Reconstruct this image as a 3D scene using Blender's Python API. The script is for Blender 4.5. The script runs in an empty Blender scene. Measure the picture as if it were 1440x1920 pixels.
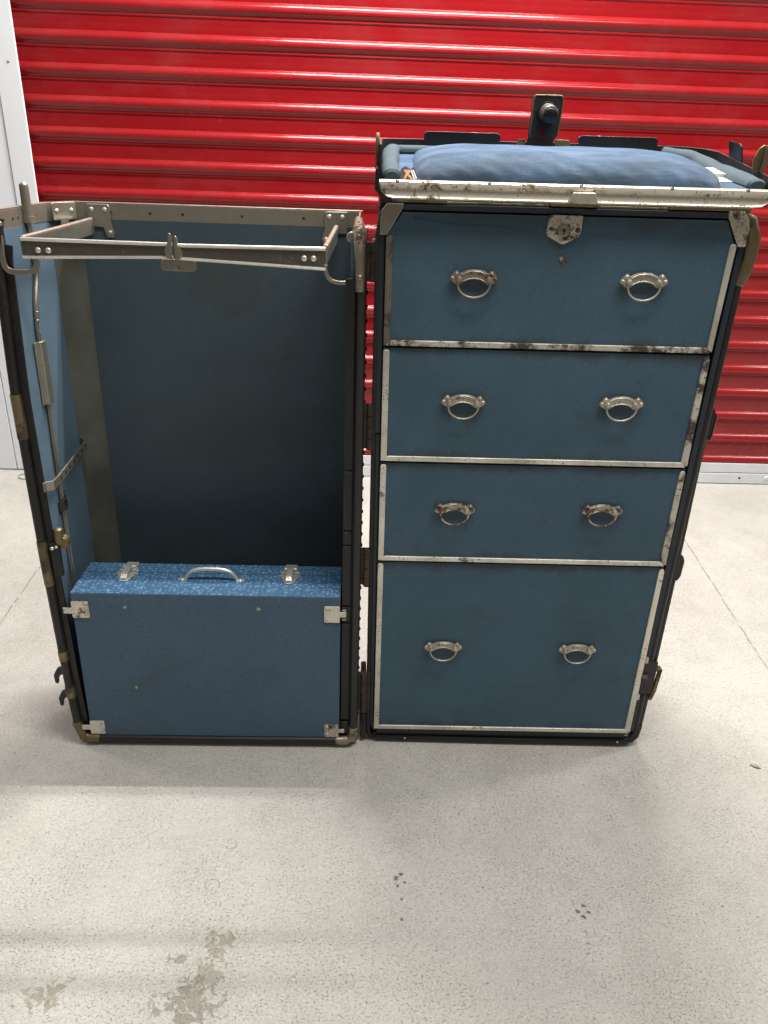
import bpy, bmesh, math, random
from mathutils import Matrix, Vector
random.seed(7)
S = bpy.context.scene
COL = S.collection
PI = math.pi

# ------------------------------------------------------------------ frames
def frame(o, rz, lean, side):
    return (Matrix.Translation(Vector(o)) @ Matrix.Rotation(rz, 4, 'Z')
            @ Matrix.Rotation(side, 4, 'Y') @ Matrix.Rotation(lean, 4, 'X'))
MR = frame((0.0206, 0.0139, 0), -0.0203, 0.0237, -0.0058)     # drawer half
ML = frame((-0.0013, -0.0014, 0.004), -0.0023, -0.0123, 0.0008)  # open half
MI = Matrix.Identity(4)

# ------------------------------------------------------------------ materials
def nt(name):
    m = bpy.data.materials.new(name); m.use_nodes = True
    n = m.node_tree; n.nodes.clear()
    out = n.nodes.new('ShaderNodeOutputMaterial')
    b = n.nodes.new('ShaderNodeBsdfPrincipled')
    n.links.new(b.outputs[0], out.inputs[0])
    return m, n, b
class G:
    """tiny node helper"""
    def __init__(s, n): s.n = n; s._c = None
    def new(s, t, **k):
        x = s.n.nodes.new(t)
        for a, v in k.items(): setattr(x, a, v)
        return x
    def L(s, a, b): s.n.links.new(a, b)
    def coord(s, sc=(1,1,1), off=(0,0,0)):
        if s._c is None: s._c = s.new('ShaderNodeTexCoord').outputs['Object']
        m = s.new('ShaderNodeMapping'); m.inputs['Scale'].default_value = sc; m.inputs['Location'].default_value = off
        s.L(s._c, m.inputs['Vector']); return m.outputs[0]
    def noise(s, scale, detail=4, rough=.55, sc=(1,1,1), off=(0,0,0), dist=0, vec=None):
        t = s.new('ShaderNodeTexNoise')
        t.inputs['Scale'].default_value = scale; t.inputs['Detail'].default_value = detail
        t.inputs['Roughness'].default_value = rough; t.inputs['Distortion'].default_value = dist
        s.L(vec or s.coord(sc, off), t.inputs['Vector']); return t.outputs['Fac']
    def voro(s, scale, feature='F1', sc=(1,1,1), off=(0,0,0), vec=None, rnd=1, out='Distance'):
        t = s.new('ShaderNodeTexVoronoi', feature=feature); t.inputs['Scale'].default_value = scale
        t.inputs['Randomness'].default_value = rnd
        s.L(vec or s.coord(sc, off), t.inputs['Vector']); return t.outputs[out]
    def ramp(s, v, a, b, lo=0., hi=1.):
        t = s.new('ShaderNodeMapRange'); t.inputs[1].default_value = a; t.inputs[2].default_value = b
        t.inputs[3].default_value = lo; t.inputs[4].default_value = hi
        s.L(v, t.inputs[0]); return t.outputs[0]
    def math(s, op, a, b=None, c=None):
        t = s.new('ShaderNodeMath', operation=op)
        for i, v in enumerate((a, b, c)):
            if v is None: continue
            if isinstance(v, (int, float)): t.inputs[i].default_value = v
            else: s.L(v, t.inputs[i])
        return t.outputs[0]
    def mix(s, f, a, b):
        t = s.new('ShaderNodeMix', data_type='RGBA')
        for i, v in ((0, f), (6, a), (7, b)):
            if isinstance(v, (int, float)): t.inputs[i].default_value = v
            elif isinstance(v, tuple): t.inputs[i].default_value = (*v, 1)
            else: s.L(v, t.inputs[i])
        return t.outputs[2]
    def bump(s, h, strength, dist, b, nrm=None):
        t = s.new('ShaderNodeBump'); t.inputs['Strength'].default_value = strength; t.inputs['Distance'].default_value = dist
        s.L(h, t.inputs['Height'])
        if nrm: s.L(nrm, t.inputs['Normal'])
        if b: s.L(t.outputs[0], b.inputs['Normal'])
        return t.outputs[0]
    def xyz(s):
        t = s.new('ShaderNodeSeparateXYZ'); s.coord(); s.L(s._c, t.inputs[0]); return t.outputs
def setp(b, **k):
    for a, v in k.items():
        i = b.inputs[a.replace('_', ' ')]
        i.default_value = (*v, 1) if isinstance(v, tuple) else v

def m_metal(name, base, rough=.38, metal=.85, rust=.5, rustcol=(.045,.029,.022), speck=.5, scale=14, off=0, tarn=(.22,.18,.13)):
    """worn plated steel: base plate, tarnish clouds, rust patches and pin specks"""
    m, n, b = nt(name); g = G(n); o = (off, off*1.7, off*.6)
    cloud = g.ramp(g.noise(scale*.7, 5, .6, off=o), .42, .72)
    c = g.mix(g.math('MULTIPLY', cloud, .55), base, tarn)
    pn = g.math('ADD', g.math('MULTIPLY', g.noise(scale, 8, .68, off=(off+3, off, off*2)), .72), g.math('MULTIPLY', g.noise(scale*5, 5, .7, off=(off+1, off, off)), .28))
    patch = g.ramp(pn, 1-rust-.035, 1-rust+.03)
    spn = g.noise(260, 3, .6, off=o); big = g.ramp(g.noise(scale*1.6, 3, .5, off=(off*2, 5, 1)), .4, .62)
    sp = g.math('MULTIPLY', g.ramp(spn, .58, .64), g.math('MULTIPLY', big, speck))
    mask = g.math('MAXIMUM', patch, sp)
    rc = g.mix(g.noise(120, 3), rustcol, tuple(x*2.4 for x in rustcol))
    c = g.mix(mask, c, rc); g.L(c, b.inputs['Base Color'])
    g.L(g.math('MULTIPLY_ADD', mask, -metal*.9, metal), b.inputs['Metallic'])
    g.L(g.math('MULTIPLY_ADD', mask, .4, g.math('MULTIPLY_ADD', cloud, .15, rough)), b.inputs['Roughness'])
    g.bump(g.math('ADD', g.math('MULTIPLY', mask, -1), g.math('MULTIPLY', g.noise(60, 3), .5)), .3, .0006, b)
    return m
def m_blue(name, base, dirt=.35, off=0., rough=.62, handle_spots=(), edges=(), dirtcol=(.055,.06,.05), stains=(), dots=False):
    m, n, b = nt(name); g = G(n)
    lo = g.noise(3.2, 5, .6, off=(off, 0, off)); c = g.mix(g.ramp(lo, .3, .7), tuple(x*.86 for x in base), tuple(min(1, x*1.12) for x in base))
    sm = g.ramp(g.noise(7, 7, .65, off=(1+off, 4, off), dist=.6), .58, .76)
    c = g.mix(g.math('MULTIPLY', sm, dirt), c, dirtcol)
    wv = g.noise(700, 2, .5, sc=(1, 1, .25)); wh = g.noise(700, 2, .5, sc=(.25, 1, 1))
    w = g.math('ADD', wv, wh)
    c = g.mix(g.ramp(w, .8, 1.2, 0, .3), c, tuple(x*1.35 for x in base))
    gr = g.noise(340, 3, .6); c = g.mix(g.ramp(gr, .35, .65, 0, .32), c, tuple(x*.55 for x in base))
    sm2 = g.ramp(g.noise(2.6, 6, .7, off=(off+9, 1, off), dist=1.0), .50, .72); c = g.mix(g.math('MULTIPLY', sm2, dirt*.7), c, tuple(x*y for x, y in zip(base, (.62,.70,.58))))
    scr = g.math('MULTIPLY', g.ramp(g.noise(30, 4, .8, sc=(.25, 1, 3), off=(off, 5, 2)), .66, .72), g.ramp(g.noise(5, 2, off=(off, 8, 0)), .48, .6)); c = g.mix(g.math('MULTIPLY', scr, .25), c, tuple(min(1, x*2.1) for x in base))
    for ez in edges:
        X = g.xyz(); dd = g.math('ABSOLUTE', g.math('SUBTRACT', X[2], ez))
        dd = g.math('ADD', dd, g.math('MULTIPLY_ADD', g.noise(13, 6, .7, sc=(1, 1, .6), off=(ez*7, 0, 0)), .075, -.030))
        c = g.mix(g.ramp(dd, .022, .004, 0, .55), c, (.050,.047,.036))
    for px, pz in handle_spots:
        X = g.xyz(); dx = g.math('DIVIDE', g.math('SUBTRACT', X[0], px), .055); dz = g.math('DIVIDE', g.math('SUBTRACT', X[2], pz), .032)
        dd = g.math('ADD', g.math('SQRT', g.math('ADD', g.math('MULTIPLY', dx, dx), g.math('MULTIPLY', dz, dz))), g.math('MULTIPLY_ADD', g.noise(28, 5, .65, off=(px, 0, 0)), 1.4, -.7))
        c = g.mix(g.ramp(dd, 1.1, .3, 0, .24), c, (.045,.050,.045))  # darker spot with a noisy edge around each handle
    tiny = g.ramp(g.voro(16, off=(off, 2, 0)), .035, .02)
    tiny = g.math('MULTIPLY', tiny, g.ramp(g.noise(9, 2, off=(off*2, 0, 0)), .55, .6))
    c = g.mix(g.math('MULTIPLY', tiny, .8), c, (.02, .02, .022))
    for si, (px, pz, rx, rz) in enumerate(stains):
        X = g.xyz(); dx = g.math('DIVIDE', g.math('SUBTRACT', X[0], px), rx); dz = g.math('DIVIDE', g.math('SUBTRACT', X[2], pz), rz)
        dd = g.math('SQRT', g.math('ADD', g.math('MULTIPLY', dx, dx), g.math('MULTIPLY', dz, dz)))
        dd = g.math('ADD', dd, g.math('MULTIPLY_ADD', g.noise(22, 5, .6, off=(si, 0, 0)), 1.6, -.8))
        c = g.mix(g.ramp(dd, 1.0, .80 if si == 0 else .3, 0, .42 if si == 0 else .35), c, (.050,.062,.045))
    if dots:
        dt = g.math('MULTIPLY', g.ramp(g.voro(80, rnd=.35), .30, .14), g.ramp(g.noise(25, 3), .40, .60))
        c = g.mix(g.math('MULTIPLY', dt, .38), c, (.035,.06,.095))
        c = g.mix(g.math('MULTIPLY', g.ramp(g.voro(80, rnd=.35, off=(.4,.3,.5)), .22, .1), .16), c, (.2,.28,.36))
    g.L(c, b.inputs['Base Color']); setp(b, Roughness=rough); b.inputs['Specular IOR Level'].default_value = .22
    h = g.math('ADD', g.math('MULTIPLY', w, .25), g.math('MULTIPLY', lo, 6))
    g.bump(h, .35, .0016, b)
    return m
def m_plain(name, base, rough=.5, metal=0., var=.12, scale=20, bump=.2, dist=.0005, spec=.5, coat=0.):
    m, n, b = nt(name); g = G(n)
    nz = g.noise(scale, 5, .6)
    g.L(g.mix(g.ramp(nz, .3, .7), tuple(x*(1-var) for x in base), tuple(min(1, x*(1+var)) for x in base)), b.inputs['Base Color'])
    g.L(g.ramp(g.noise(scale*2, 4), .3, .7, rough*.85, min(1, rough*1.15)), b.inputs['Roughness'])
    setp(b, Metallic=metal); b.inputs['Specular IOR Level'].default_value = spec
    if coat: b.inputs['Coat Weight'].default_value = coat; b.inputs['Coat Roughness'].default_value = .08
    g.bump(g.noise(scale*6, 3), bump, dist, b)
    return m

M = {}
BL = (.066, .117, .165)
M['drawer'] = m_blue('drawer_fabric', BL, .5, 0)
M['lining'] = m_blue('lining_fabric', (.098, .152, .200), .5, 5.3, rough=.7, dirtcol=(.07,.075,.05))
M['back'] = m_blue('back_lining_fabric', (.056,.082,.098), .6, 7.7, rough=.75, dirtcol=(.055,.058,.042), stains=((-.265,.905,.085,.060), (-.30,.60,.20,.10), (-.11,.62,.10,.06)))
M['strip'] = m_plain('corner_tape', (.078,.080,.062), .8, var=.4, scale=9)
M['case_side'] = m_blue('suitcase_side', (.079,.129,.190), .3, 2.2, dots=True)
M['trim'] = m_metal('trim_steel', (.76,.73,.64), .38, .60, .40, speck=.9)
M['trim_rust'] = m_metal('trim_rusty', (.70,.66,.56), .45,   .45, .50, speck=1, off=2)
M['trim_brown'] = m_metal('trim_brown', (.20,.165,.125), .5, .5, .47, speck=.8, off=4, tarn=(.10,.08,.06))
M['trim_clean'] = m_metal('trim_clean', (.77,.73,.63), .38, .60, .39, speck=.8, off=6)
M['nickel'] = m_metal('aged_nickel', (.55,.51,.43), .32, .85, .36, speck=.4, off=1)
M['nickel_bright'] = m_metal('bright_nickel', (.82,.80,.74), .34, .65, .28, speck=.3, off=8)
M['nickel_rough'] = m_metal('pitted_nickel', (.74,.68,.56), .42, .6, .44, speck=1, off=12, scale=30)
M['bracket'] = m_metal('dull_bracket', (.42,.385,.32), .38, .85, .30, speck=.3, off=9)
M['darknickel'] = m_metal('dark_nickel', (.30,.275,.23), .28, .85, .34, speck=.5, off=17, tarn=(.10,.09,.07))
M['cap'] = m_metal('worn_cap', (.40,.34,.25), .38, .8, .46, speck=.8, off=19, scale=40)
M['brass'] = m_metal('brassy_edge', (.24,.19,.105), .42, .85, .46, speck=.7, off=15, tarn=(.10,.08,.05))
M['blackbar'] = m_metal('black_enamel_bar', (.009,.009,.009), .46, .0, .30, rustcol=(.05,.03,.018), speck=.4, off=21, tarn=(.014,.012,.010))
M['greybar'] = m_metal('grey_enamel_bar', (.026,.025,.023), .4, .1, .30, rustcol=(.05,.032,.02), speck=.4, off=23, tarn=(.035,.03,.025))
M['bluebar'] = m_metal('blue_grey_bar', (.020,.028,.040), .42, .1, .28, rustcol=(.04,.03,.02), speck=.3, off=25, tarn=(.028,.032,.036))
M['shell'] = m_plain('black_fibre', (.012,.011,.012), .42, var=.5, scale=12, bump=.5, dist=.001)
M['hinge'] = m_plain('dark_bronze', (.060,.046,.036), .45, .6, var=.4, scale=60)
M['dark'] = m_plain('dark_wood', (.03,.02,.014), .7, var=.4, scale=30)
M['black'] = m_plain('black_paint', (.012,.012,.013), .32, var=.3)
M['white'] = m_plain('white_paint', (.70,.71,.74), .42, var=.03, scale=4, bump=.05)
M['whitetrim'] = m_plain('white_trim', (.76,.77,.80), .38, var=.02, scale=5, bump=.05)
M['bar'] = m_plain('grey_white_bar', (.66,.67,.70), .4, .2, var=.04, scale=8)
M['leaf'] = m_plain('dry_leaf', (.30,.25,.17), .8, var=.3, scale=90)
M['cable'] = m_plain('grey_cable', (.30,.30,.29), .6)
M['paper'] = m_plain('torn_paper', (.75,.38,.18), .8, var=.4, scale=120)

def m_red():
    m, n, b = nt('red_paint'); g = G(n)
    c = g.mix(g.ramp(g.noise(1.5, 4), .3, .7), (.235,.007,.009), (.265,.009,.012))
    g.L(c, b.inputs['Base Color'])
    rv = g.math('ADD', g.math('MULTIPLY', g.noise(3.5, 6, .7, sc=(1, 1, .35)), .7), g.math('MULTIPLY', g.noise(45, 4, .7), .3))
    g.L(g.ramp(rv, .36, .66, .13, .30), b.inputs['Roughness'])
    du = g.math('MULTIPLY', g.ramp(g.noise(9, 6, .7, sc=(.6, 1, 1), off=(4,0,0)), .48, .72), .10); c2 = g.mix(du, c, (.30,.13,.12)); g.L(c2, b.inputs['Base Color'])
    b.inputs['Specular IOR Level'].default_value = .38
    b.inputs['Coat Weight'].default_value = .15; b.inputs['Coat Roughness'].default_value = .10
    g.bump(g.math('ADD', g.noise(3, 2, sc=(.5, 1, 1)), g.math('MULTIPLY', g.noise(11, 2, sc=(1, 1, .5)), .35)), .10, .003, b)
    return m
M['red'] = m_red()

def m_velvet():
    m, n, b = nt('blue_cushion_cloth'); g = G(n)
    br = g.noise(5, 6, .6, sc=(1, 1.6, 1), dist=1.4)
    c = g.mix(g.ramp(br, .35, .68), (.036,.068,.122), (.082,.138,.225))
    str_ = g.noise(30, 5, .7, sc=(.5, 1.4, 1), dist=.8, off=(3, 0, 0))
    c = g.mix(g.ramp(str_, .45, .75, 0, .45), c, (.125,.185,.265))
    dk = g.ramp(g.noise(8, 6, .7, off=(7, 0, 0)), .52, .72, 0, .55)
    c = g.mix(dk, c, (.04,.058,.072))
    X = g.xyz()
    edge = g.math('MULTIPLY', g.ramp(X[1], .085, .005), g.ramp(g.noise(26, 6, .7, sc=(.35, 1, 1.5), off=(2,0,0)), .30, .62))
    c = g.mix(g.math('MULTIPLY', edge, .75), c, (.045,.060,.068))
    sw = g.ramp(g.noise(11, 6, .65, sc=(.6, 1, 1), dist=2.2, off=(9,3,0)), .50, .66, 0, .40); c = g.mix(sw, c, (.14,.20,.28))
    g.L(c, b.inputs['Base Color']); setp(b, Roughness=.9)
    b.inputs['Sheen Weight'].default_value = .06; b.inputs['Specular IOR Level'].default_value = .15
    h = g.math('ADD', g.math('MULTIPLY', g.noise(500, 3), .5), g.math('MULTIPLY', g.noise(34, 6, .65, sc=(.5, 1, 2)), 1.6))
    g.bump(h, .5, .0022, b)
    return m
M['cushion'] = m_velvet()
M['padding'] = m_blue('grey_padding_cloth', (.070,.095,.112), .6, 9, rough=.85, dirtcol=(.12,.13,.11))

def m_paperblue():
    m, n, b = nt('floral_paper'); g = G(n)
    wn = g.new('ShaderNodeTexNoise'); wn.inputs['Scale'].default_value = 90; wn.inputs['Detail'].default_value = 2
    g.L(g.coord(), wn.inputs['Vector'])
    add = g.new('ShaderNodeVectorMath', operation='SCALE'); add.inputs['Scale'].default_value = .010
    g.L(wn.outputs['Color'], add.inputs[0])
    v2 = g.new('ShaderNodeVectorMath', operation='ADD'); g.L(g.coord(), v2.inputs[0]); g.L(add.outputs[0], v2.inputs[1])
    f = g.voro(112, 'F1', vec=v2.outputs[0], rnd=.55)
    fl = g.ramp(f, .46, .24)
    f2 = g.voro(230, 'DISTANCE_TO_EDGE', vec=v2.outputs[0], rnd=.9)
    petal = g.math('MULTIPLY', g.ramp(f2, .16, .30), g.ramp(f, .60, .35))
    mk = g.math('MAXIMUM', g.math('MULTIPLY', fl, g.ramp(g.noise(170, 2), .4, .6)), petal)
    c = g.mix(g.ramp(g.noise(5, 3), .3, .7), (.042,.118,.225), (.058,.148,.275))
    c = g.mix(g.math('MULTIPLY', mk, .70), c, (.25,.42,.62))
    wear = g.ramp(g.noise(14, 6, .7), .6, .75, 0, .5); c = g.mix(wear, c, (.16,.26,.38))
    g.L(c, b.inputs['Base Color']); setp(b, Roughness=.45)
    g.bump(mk, .4, .0008, b)
    return m
M['floral'] = m_paperblue()

def m_floor():
    m, n, b = nt('concrete'); g = G(n)
    X = g.xyz(); x, y = X[0], X[1]
    c = g.mix(g.ramp(g.noise(1.6, 6, .6), .3, .7), (.465,.445,.400), (.560,.540,.492))
    c = g.mix(g.ramp(g.noise(5, 7, .7, dist=.4), .44, .70, 0, .5), c, (.385,.365,.33))
    c = g.mix(g.ramp(g.noise(26, 6, .7, off=(2,6,0)), .50, .72, 0, .35), c, (.36,.34,.30))
    c = g.mix(g.ramp(g.noise(120, 4, .7), .35, .7, .0, .28), c, (.33,.31,.27))
    c = g.mix(g.ramp(g.noise(210, 3, .6, off=(4,4,0)),   .56, .66, 0, .38), c, (.74,.70,.62))
    # pits and sand grains
    w = g.noise(40, 2)
    pit = g.math('MULTIPLY', g.ramp(g.math('ADD', g.voro(95), g.math('MULTIPLY_ADD', g.noise(300, 2), .16, -.08)), .14, .08), g.ramp(g.noise(45, 4, off=(1,2,0)), .50, .56))
    pit3 = g.math('MULTIPLY', g.ramp(g.noise(330, 3, .55, off=(3,1,0), sc=(.8, 1.1, 1), dist=.5), .585, .66), g.ramp(g.noise(7, 4, .6, off=(6,2,0)), .36, .58, .25, 1.))
    pit2 = g.math('MULTIPLY', g.ramp(g.voro(42, off=(2,1,0)), .10, .06), g.ramp(g.noise(30, 3, off=(5,2,0)), .50, .6))
    pits = g.math('MAXIMUM', g.math('MULTIPLY', pit3, .8), g.math('MAXIMUM', pit, pit2))
    c = g.mix(g.math('MULTIPLY', pits, .52), c, (.15,.135,.11))
    def spot(px, py, rx, ry, thr, amount, sc=45, col=(.17,.14,.09), off=0):
        nonlocal c
        dx = g.math('DIVIDE', g.math('SUBTRACT', x, px), rx); dy = g.math('DIVIDE', g.math('SUBTRACT', y, py), ry)
        d = g.math('SQRT', g.math('ADD', g.math('MULTIPLY', dx, dx), g.math('MULTIPLY', dy, dy)))
        fall = g.ramp(d, .2, 1.0, 0.16, -.18)
        nn = g.math('ADD', g.noise(sc, 6, .62, off=(off, off, 0), dist=1.6), fall)
        k = g.math('MULTIPLY', g.ramp(nn, thr, thr+.07), g.ramp(d, 1.15, .8))
        c = g.mix(g.math('MULTIPLY', k, amount), c, col)
    spot(-.245, -.550, .110, .085, .57, .62, 44, (.17,.14,.10), 1)
    spot(-.225, -.500, .060, .060, .57, .5, 60, (.21,.18,.12), 4)
    spot(-.215, -.450, .05, .050, .57, .6, 42, (.23,.20,.12), 2)
    spot(-.275, -.478, .045, .028, .60, .6, 42, (.20,.18,.12), 8)
    spot(-.46, -.535, .085, .050, .57, .6, 40, (.21,.18,.12), 3)
    spot(-.10, -.52, .10, .08, .70, .35, 42, (.28,.24,.16), 6)
    def dot(px, py, r, amount=.9, col=(.12,.10,.08)):
        nonlocal c
        wob = g.math('MULTIPLY_ADD', g.noise(170, 3, .7), .016, -.008)
        dx = g.math('ADD', g.math('SUBTRACT', x, px), wob); dy = g.math('SUBTRACT', y, py)
        d = g.math('SQRT', g.math('ADD', g.math('MULTIPLY', dx, dx), g.math('MULTIPLY', dy, dy)))
        c = g.mix(g.math('MULTIPLY', g.ramp(d, r, r*.75), amount), c, col)
    for a in ((.070,-.330,.0055), (.079,-.322,.0040), (.073,-.345,.004), (.085,-.338,.003), (.078,-.372,.003), (.076,-.41,.003),
              (.374,-.394,.0042), (.386,-.383,.0038), (.382,-.405,.0048), (.391,-.396,.0035)): dot(*a)
    for a in ((.378,-.432,.004), (.376,-.452,.003), (.374,-.462,.003), (.372,-.47,.003), (.37,-.375,.004)): dot(*a, .5, (.25,.25,.2))
    def ring(px, py, r, a0=0):
        nonlocal c
        dx = g.math('SUBTRACT', x, px); dy = g.math('SUBTRACT', y, py)
        d = g.math('SQRT', g.math('ADD', g.math('MULTIPLY', dx, dx), g.math('MULTIPLY', dy, dy)))
        k = g.ramp(g.math('ABSOLUTE', g.math('SUBTRACT', d, r)), .0012, .0004)
        k = g.math('MULTIPLY', k, g.ramp(g.noise(60, 2, off=(px*9, 0, 0)), .42, .5))
        c = g.mix(g.math('MULTIPLY', k, .7), c, (.2,.18,.15))
    ring(-.226, -.258, .010); ring(-.245, -.345, .012)
    # control joints running towards the door
    cr = None
    for (a, s, ya, yb) in ((-.915, -.038, .35, 1.6), (1.00, .08, -.6, 1.6)):
        wob = g.math('MULTIPLY_ADD', g.noise(14, 4, .7, off=(a, 0, 0)), .016, -.008)
        dd = g.math('ABSOLUTE', g.math('ADD', g.math('SUBTRACT', x, g.math('MULTIPLY_ADD', y, s, a)), wob))
        k = g.math('MULTIPLY', g.ramp(dd, .0030, .0010), g.math('MULTIPLY', g.ramp(y, ya, ya+.15), g.ramp(g.noise(35, 3, off=(0, a, 0)), .38, .52)))
        cr = k if cr is None else g.math('MAXIMUM', cr, k)
    c = g.mix(g.math('MULTIPLY', cr, .6), c, (.22,.20,.17))
    g.L(c, b.inputs['Base Color'])
    g.L(g.ramp(g.noise(12, 4), .3, .7, .5, .72), b.inputs['Roughness'])
    b.inputs['Specular IOR Level'].default_value = .35
    h = g.math('ADD', g.math('MULTIPLY', pits, -2), g.math('ADD', g.noise(150, 4), g.math('MULTIPLY', cr, -2)))
    g.bump(h, .6, .002, b)
    return m
M['floor'] = m_floor()

# ------------------------------------------------------------------ mesh builder
class MB:
    def __init__(s, m=MI): s.bm = bmesh.new(); s.m = m
    def v(s, p): return s.bm.verts.new(s.m @ Vector(p))
    def face(s, vs):
        try: return s.bm.faces.new(vs)
        except ValueError: return None
    def box(s, x0, x1, y0, y1, z0, z1):
        P = [s.v((x, y, z)) for x in (x0, x1) for y in (y0, y1) for z in (z0, z1)]
        for q in ((0,1,3,2), (4,6,7,5), (0,4,5,1), (2,3,7,6), (0,2,6,4), (1,5,7,3)): s.face([P[i] for i in q])
        return s
    def prism(s, pts, y0, y1, fy=None):
        """outline in x,z pushed along y"""
        A = [s.v((x, y0, z)) for x, z in pts]; B = [s.v((x, y1, z)) for x, z in pts]
        s.face(A); s.face(B[::-1]); n = len(pts)
        for i in range(n): s.face([A[i], B[i], B[(i+1) % n], A[(i+1) % n]])
        return s
    def prism_ax(s, pts, o, u, w, d):
        """outline in axes u,w at o pushed along d"""
        o, u, w, d = map(Vector, (o, u, w, d))
        A = [s.v(o+u*a+w*b) for a, b in pts]; B = [s.v(o+u*a+w*b+d) for a, b in pts]
        s.face(A); s.face(B[::-1]); n = len(pts)
        for i in range(n): s.face([A[i], B[i], B[(i+1) % n], A[(i+1) % n]])
        return s
    def sweep(s, path, prof, up=(0,0,1), cap=True, scale=None):
        """profile [(a,b)] swept along path; a along side axis, b along up"""
        path = [Vector(p) for p in path]; rings = []
        for i, p in enumerate(path):
            t = (path[min(i+1, len(path)-1)] - path[max(i-1, 0)]).normalized()
            U = Vector(up); side = t.cross(U)
            if side.length < 1e-4: U = Vector((0,1,0)); side = t.cross(U)
            side.normalize(); U = side.cross(t).normalized()
            k = scale[i] if scale else 1
            rings.append([s.v(p + side*a*k + U*b*k) for a, b in prof])
        n = len(prof)
        for r0, r1 in zip(rings, rings[1:]):
            for j in range(n): s.face([r0[j], r0[(j+1) % n], r1[(j+1) % n], r1[j]])
        if cap: s.face(rings[0][::-1]); s.face(rings[-1])
        return s
    def tube(s, path, r, seg=10, up=(0,0,1), scale=None):
        return s.sweep(path, [(r*math.cos(2*PI*k/seg), r*math.sin(2*PI*k/seg)) for k in range(seg)], up, True, scale)
    def strap(s, path, w, t, up=(0,0,1)):
        return s.sweep(path, [(-t/2, -w/2), (t/2, -w/2), (t/2, w/2), (-t/2, w/2)], up)
    def cyl(s, p0, p1, r, r1=None, seg=20):
        p0, p1 = Vector(p0), Vector(p1); up = (0,0,1) if abs((p1-p0).normalized().z) < .9 else (0,1,0)
        return s.tube([p0, p1], r, seg, up, [1, (r1 or r)/r])
    def dome(s, c, nrm, r, h, seg=12, rings=4):
        c, nrm = Vector(c), Vector(nrm).normalized()
        a = nrm.orthogonal().normalized(); b = nrm.cross(a); prev = None
        for i in range(rings):
            th = PI/2*i/rings
            R = r*math.cos(th); H = h*math.sin(th)
            cur = [s.v(c + (a*math.cos(2*PI*k/seg)+b*math.sin(2*PI*k/seg))*R + nrm*H) for k in range(seg)]
            if prev:
                for k in range(seg): s.face([prev[k], prev[(k+1) % seg], cur[(k+1) % seg], cur[k]])
            prev = cur
        top = s.v(c+nrm*h)
        for k in range(seg): s.face([prev[k], prev[(k+1) % seg], top])
        return s
def rrect(x0, x1, z0, z1, r, n=5):
    out = []
    for cx, cz, a in ((x1-r, z1-r, 0), (x0+r, z1-r, 90), (x0+r, z0+r, 180), (x1-r, z0+r, 270)):
        for k in range(n+1):
            t = math.radians(a+90*k/n); out.append((cx+r*math.cos(t), cz+r*math.sin(t)))
    return out
def arc(c, r, a0, a1, n=10, rz=None):
    return [(c[0]+r*math.cos(math.radians(a0+(a1-a0)*k/n)), c[1]+(rz or r)*math.sin(math.radians(a0+(a1-a0)*k/n))) for k in range(n+1)]

def part1(name, mb, mat, parent=None, bevel=.0012, smooth=True, label=None, world=None, seg=2):
    me = bpy.data.meshes.new(name)
    bmesh.ops.recalc_face_normals(mb.bm, faces=mb.bm.faces)
    if smooth:
        for f in mb.bm.faces: f.smooth = True
        for e in mb.bm.edges:
            if len(e.link_faces) == 2 and e.calc_face_angle(0) > math.radians(34): e.smooth = False
    mb.bm.to_mesh(me); mb.bm.free()
    me.materials.append(M[mat])
    o = bpy.data.objects.new(name, me); COL.objects.link(o)
    if world is not None: o.matrix_basis = world
    if parent is not None:
        o.parent = parent; o.matrix_parent_inverse = wm(parent).inverted()
    if bevel:
        md = o.modifiers.new('edge', 'BEVEL'); md.width = bevel; md.segments = seg
        md.limit_method = 'ANGLE'; md.angle_limit = math.radians(40); md.harden_normals = False
        w = o.modifiers.new('wn', 'WEIGHTED_NORMAL'); w.keep_sharp = False
    if label: o['label'] = label
    return o
ONE = {'rivet_row': 'rivet', 'tack_row': 'tack', 'rail_nails': 'nail', 'strap_holes': 'strap_hole', 'rim_tab': 0, 'scuff_mark': 0, 'keeper_slot': 0, 'keeper_tooth': 0,
       'rivet': 0, 'screw': 0, 'rail_screw': 'screw', 'clasp_rivet': 'rivet', 'patch_mark': 0, 'latch_bracket': 0, 'lid_hinge_leaf': 0, 'hasp_foot': 0, 'latch_screw': 'screw', 'edge_bar': 0, 'slotted_flange': 0}
def islands(bm):
    seen = set(); out = []
    for v in bm.verts:
        if v in seen: continue
        st = [v]; seen.add(v); comp = []
        while st:
            a = st.pop(); comp.append(a)
            for e in a.link_edges:
                o_ = e.other_vert(a)
                if o_ not in seen: seen.add(o_); st.append(o_)
        out.append(comp)
    return out
def part(name, mb, mat, parent=None, **k):
    if name not in ONE: return part1(name, mb, mat, parent, **k)
    comps = islands(mb.bm); res = None
    for comp in comps:
        nb = MB(); mp = {}
        for v in comp: mp[v] = nb.bm.verts.new(v.co)
        fs = {f for v in comp for f in v.link_faces}
        for f in fs: nb.bm.faces.new([mp[v] for v in f.verts])
        o = part1(ONE[name] or name, nb, mat, parent, **k); res = res or o
    mb.bm.free(); return res
def wm(o): return o.matrix_basis.copy()      # every basis here is a world matrix (inverse parenting)
def thing(name, label, cat, loc=(0,0,0), group=None):
    o = bpy.data.objects.new(name, None); COL.objects.link(o); o.location = loc
    o.empty_display_size = .1
    o.matrix_basis = Matrix.Translation(Vector(loc))
    o['label'] = label; o['category'] = cat
    if group: o['group'] = group
    return o

# ================================================================== SETTING
fb = MB(); fb.box(-6, 6, -4, 3, -.1, 0)
fl = part('floor', fb, 'floor', bevel=0, smooth=False); fl['kind'] = 'structure'

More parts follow.
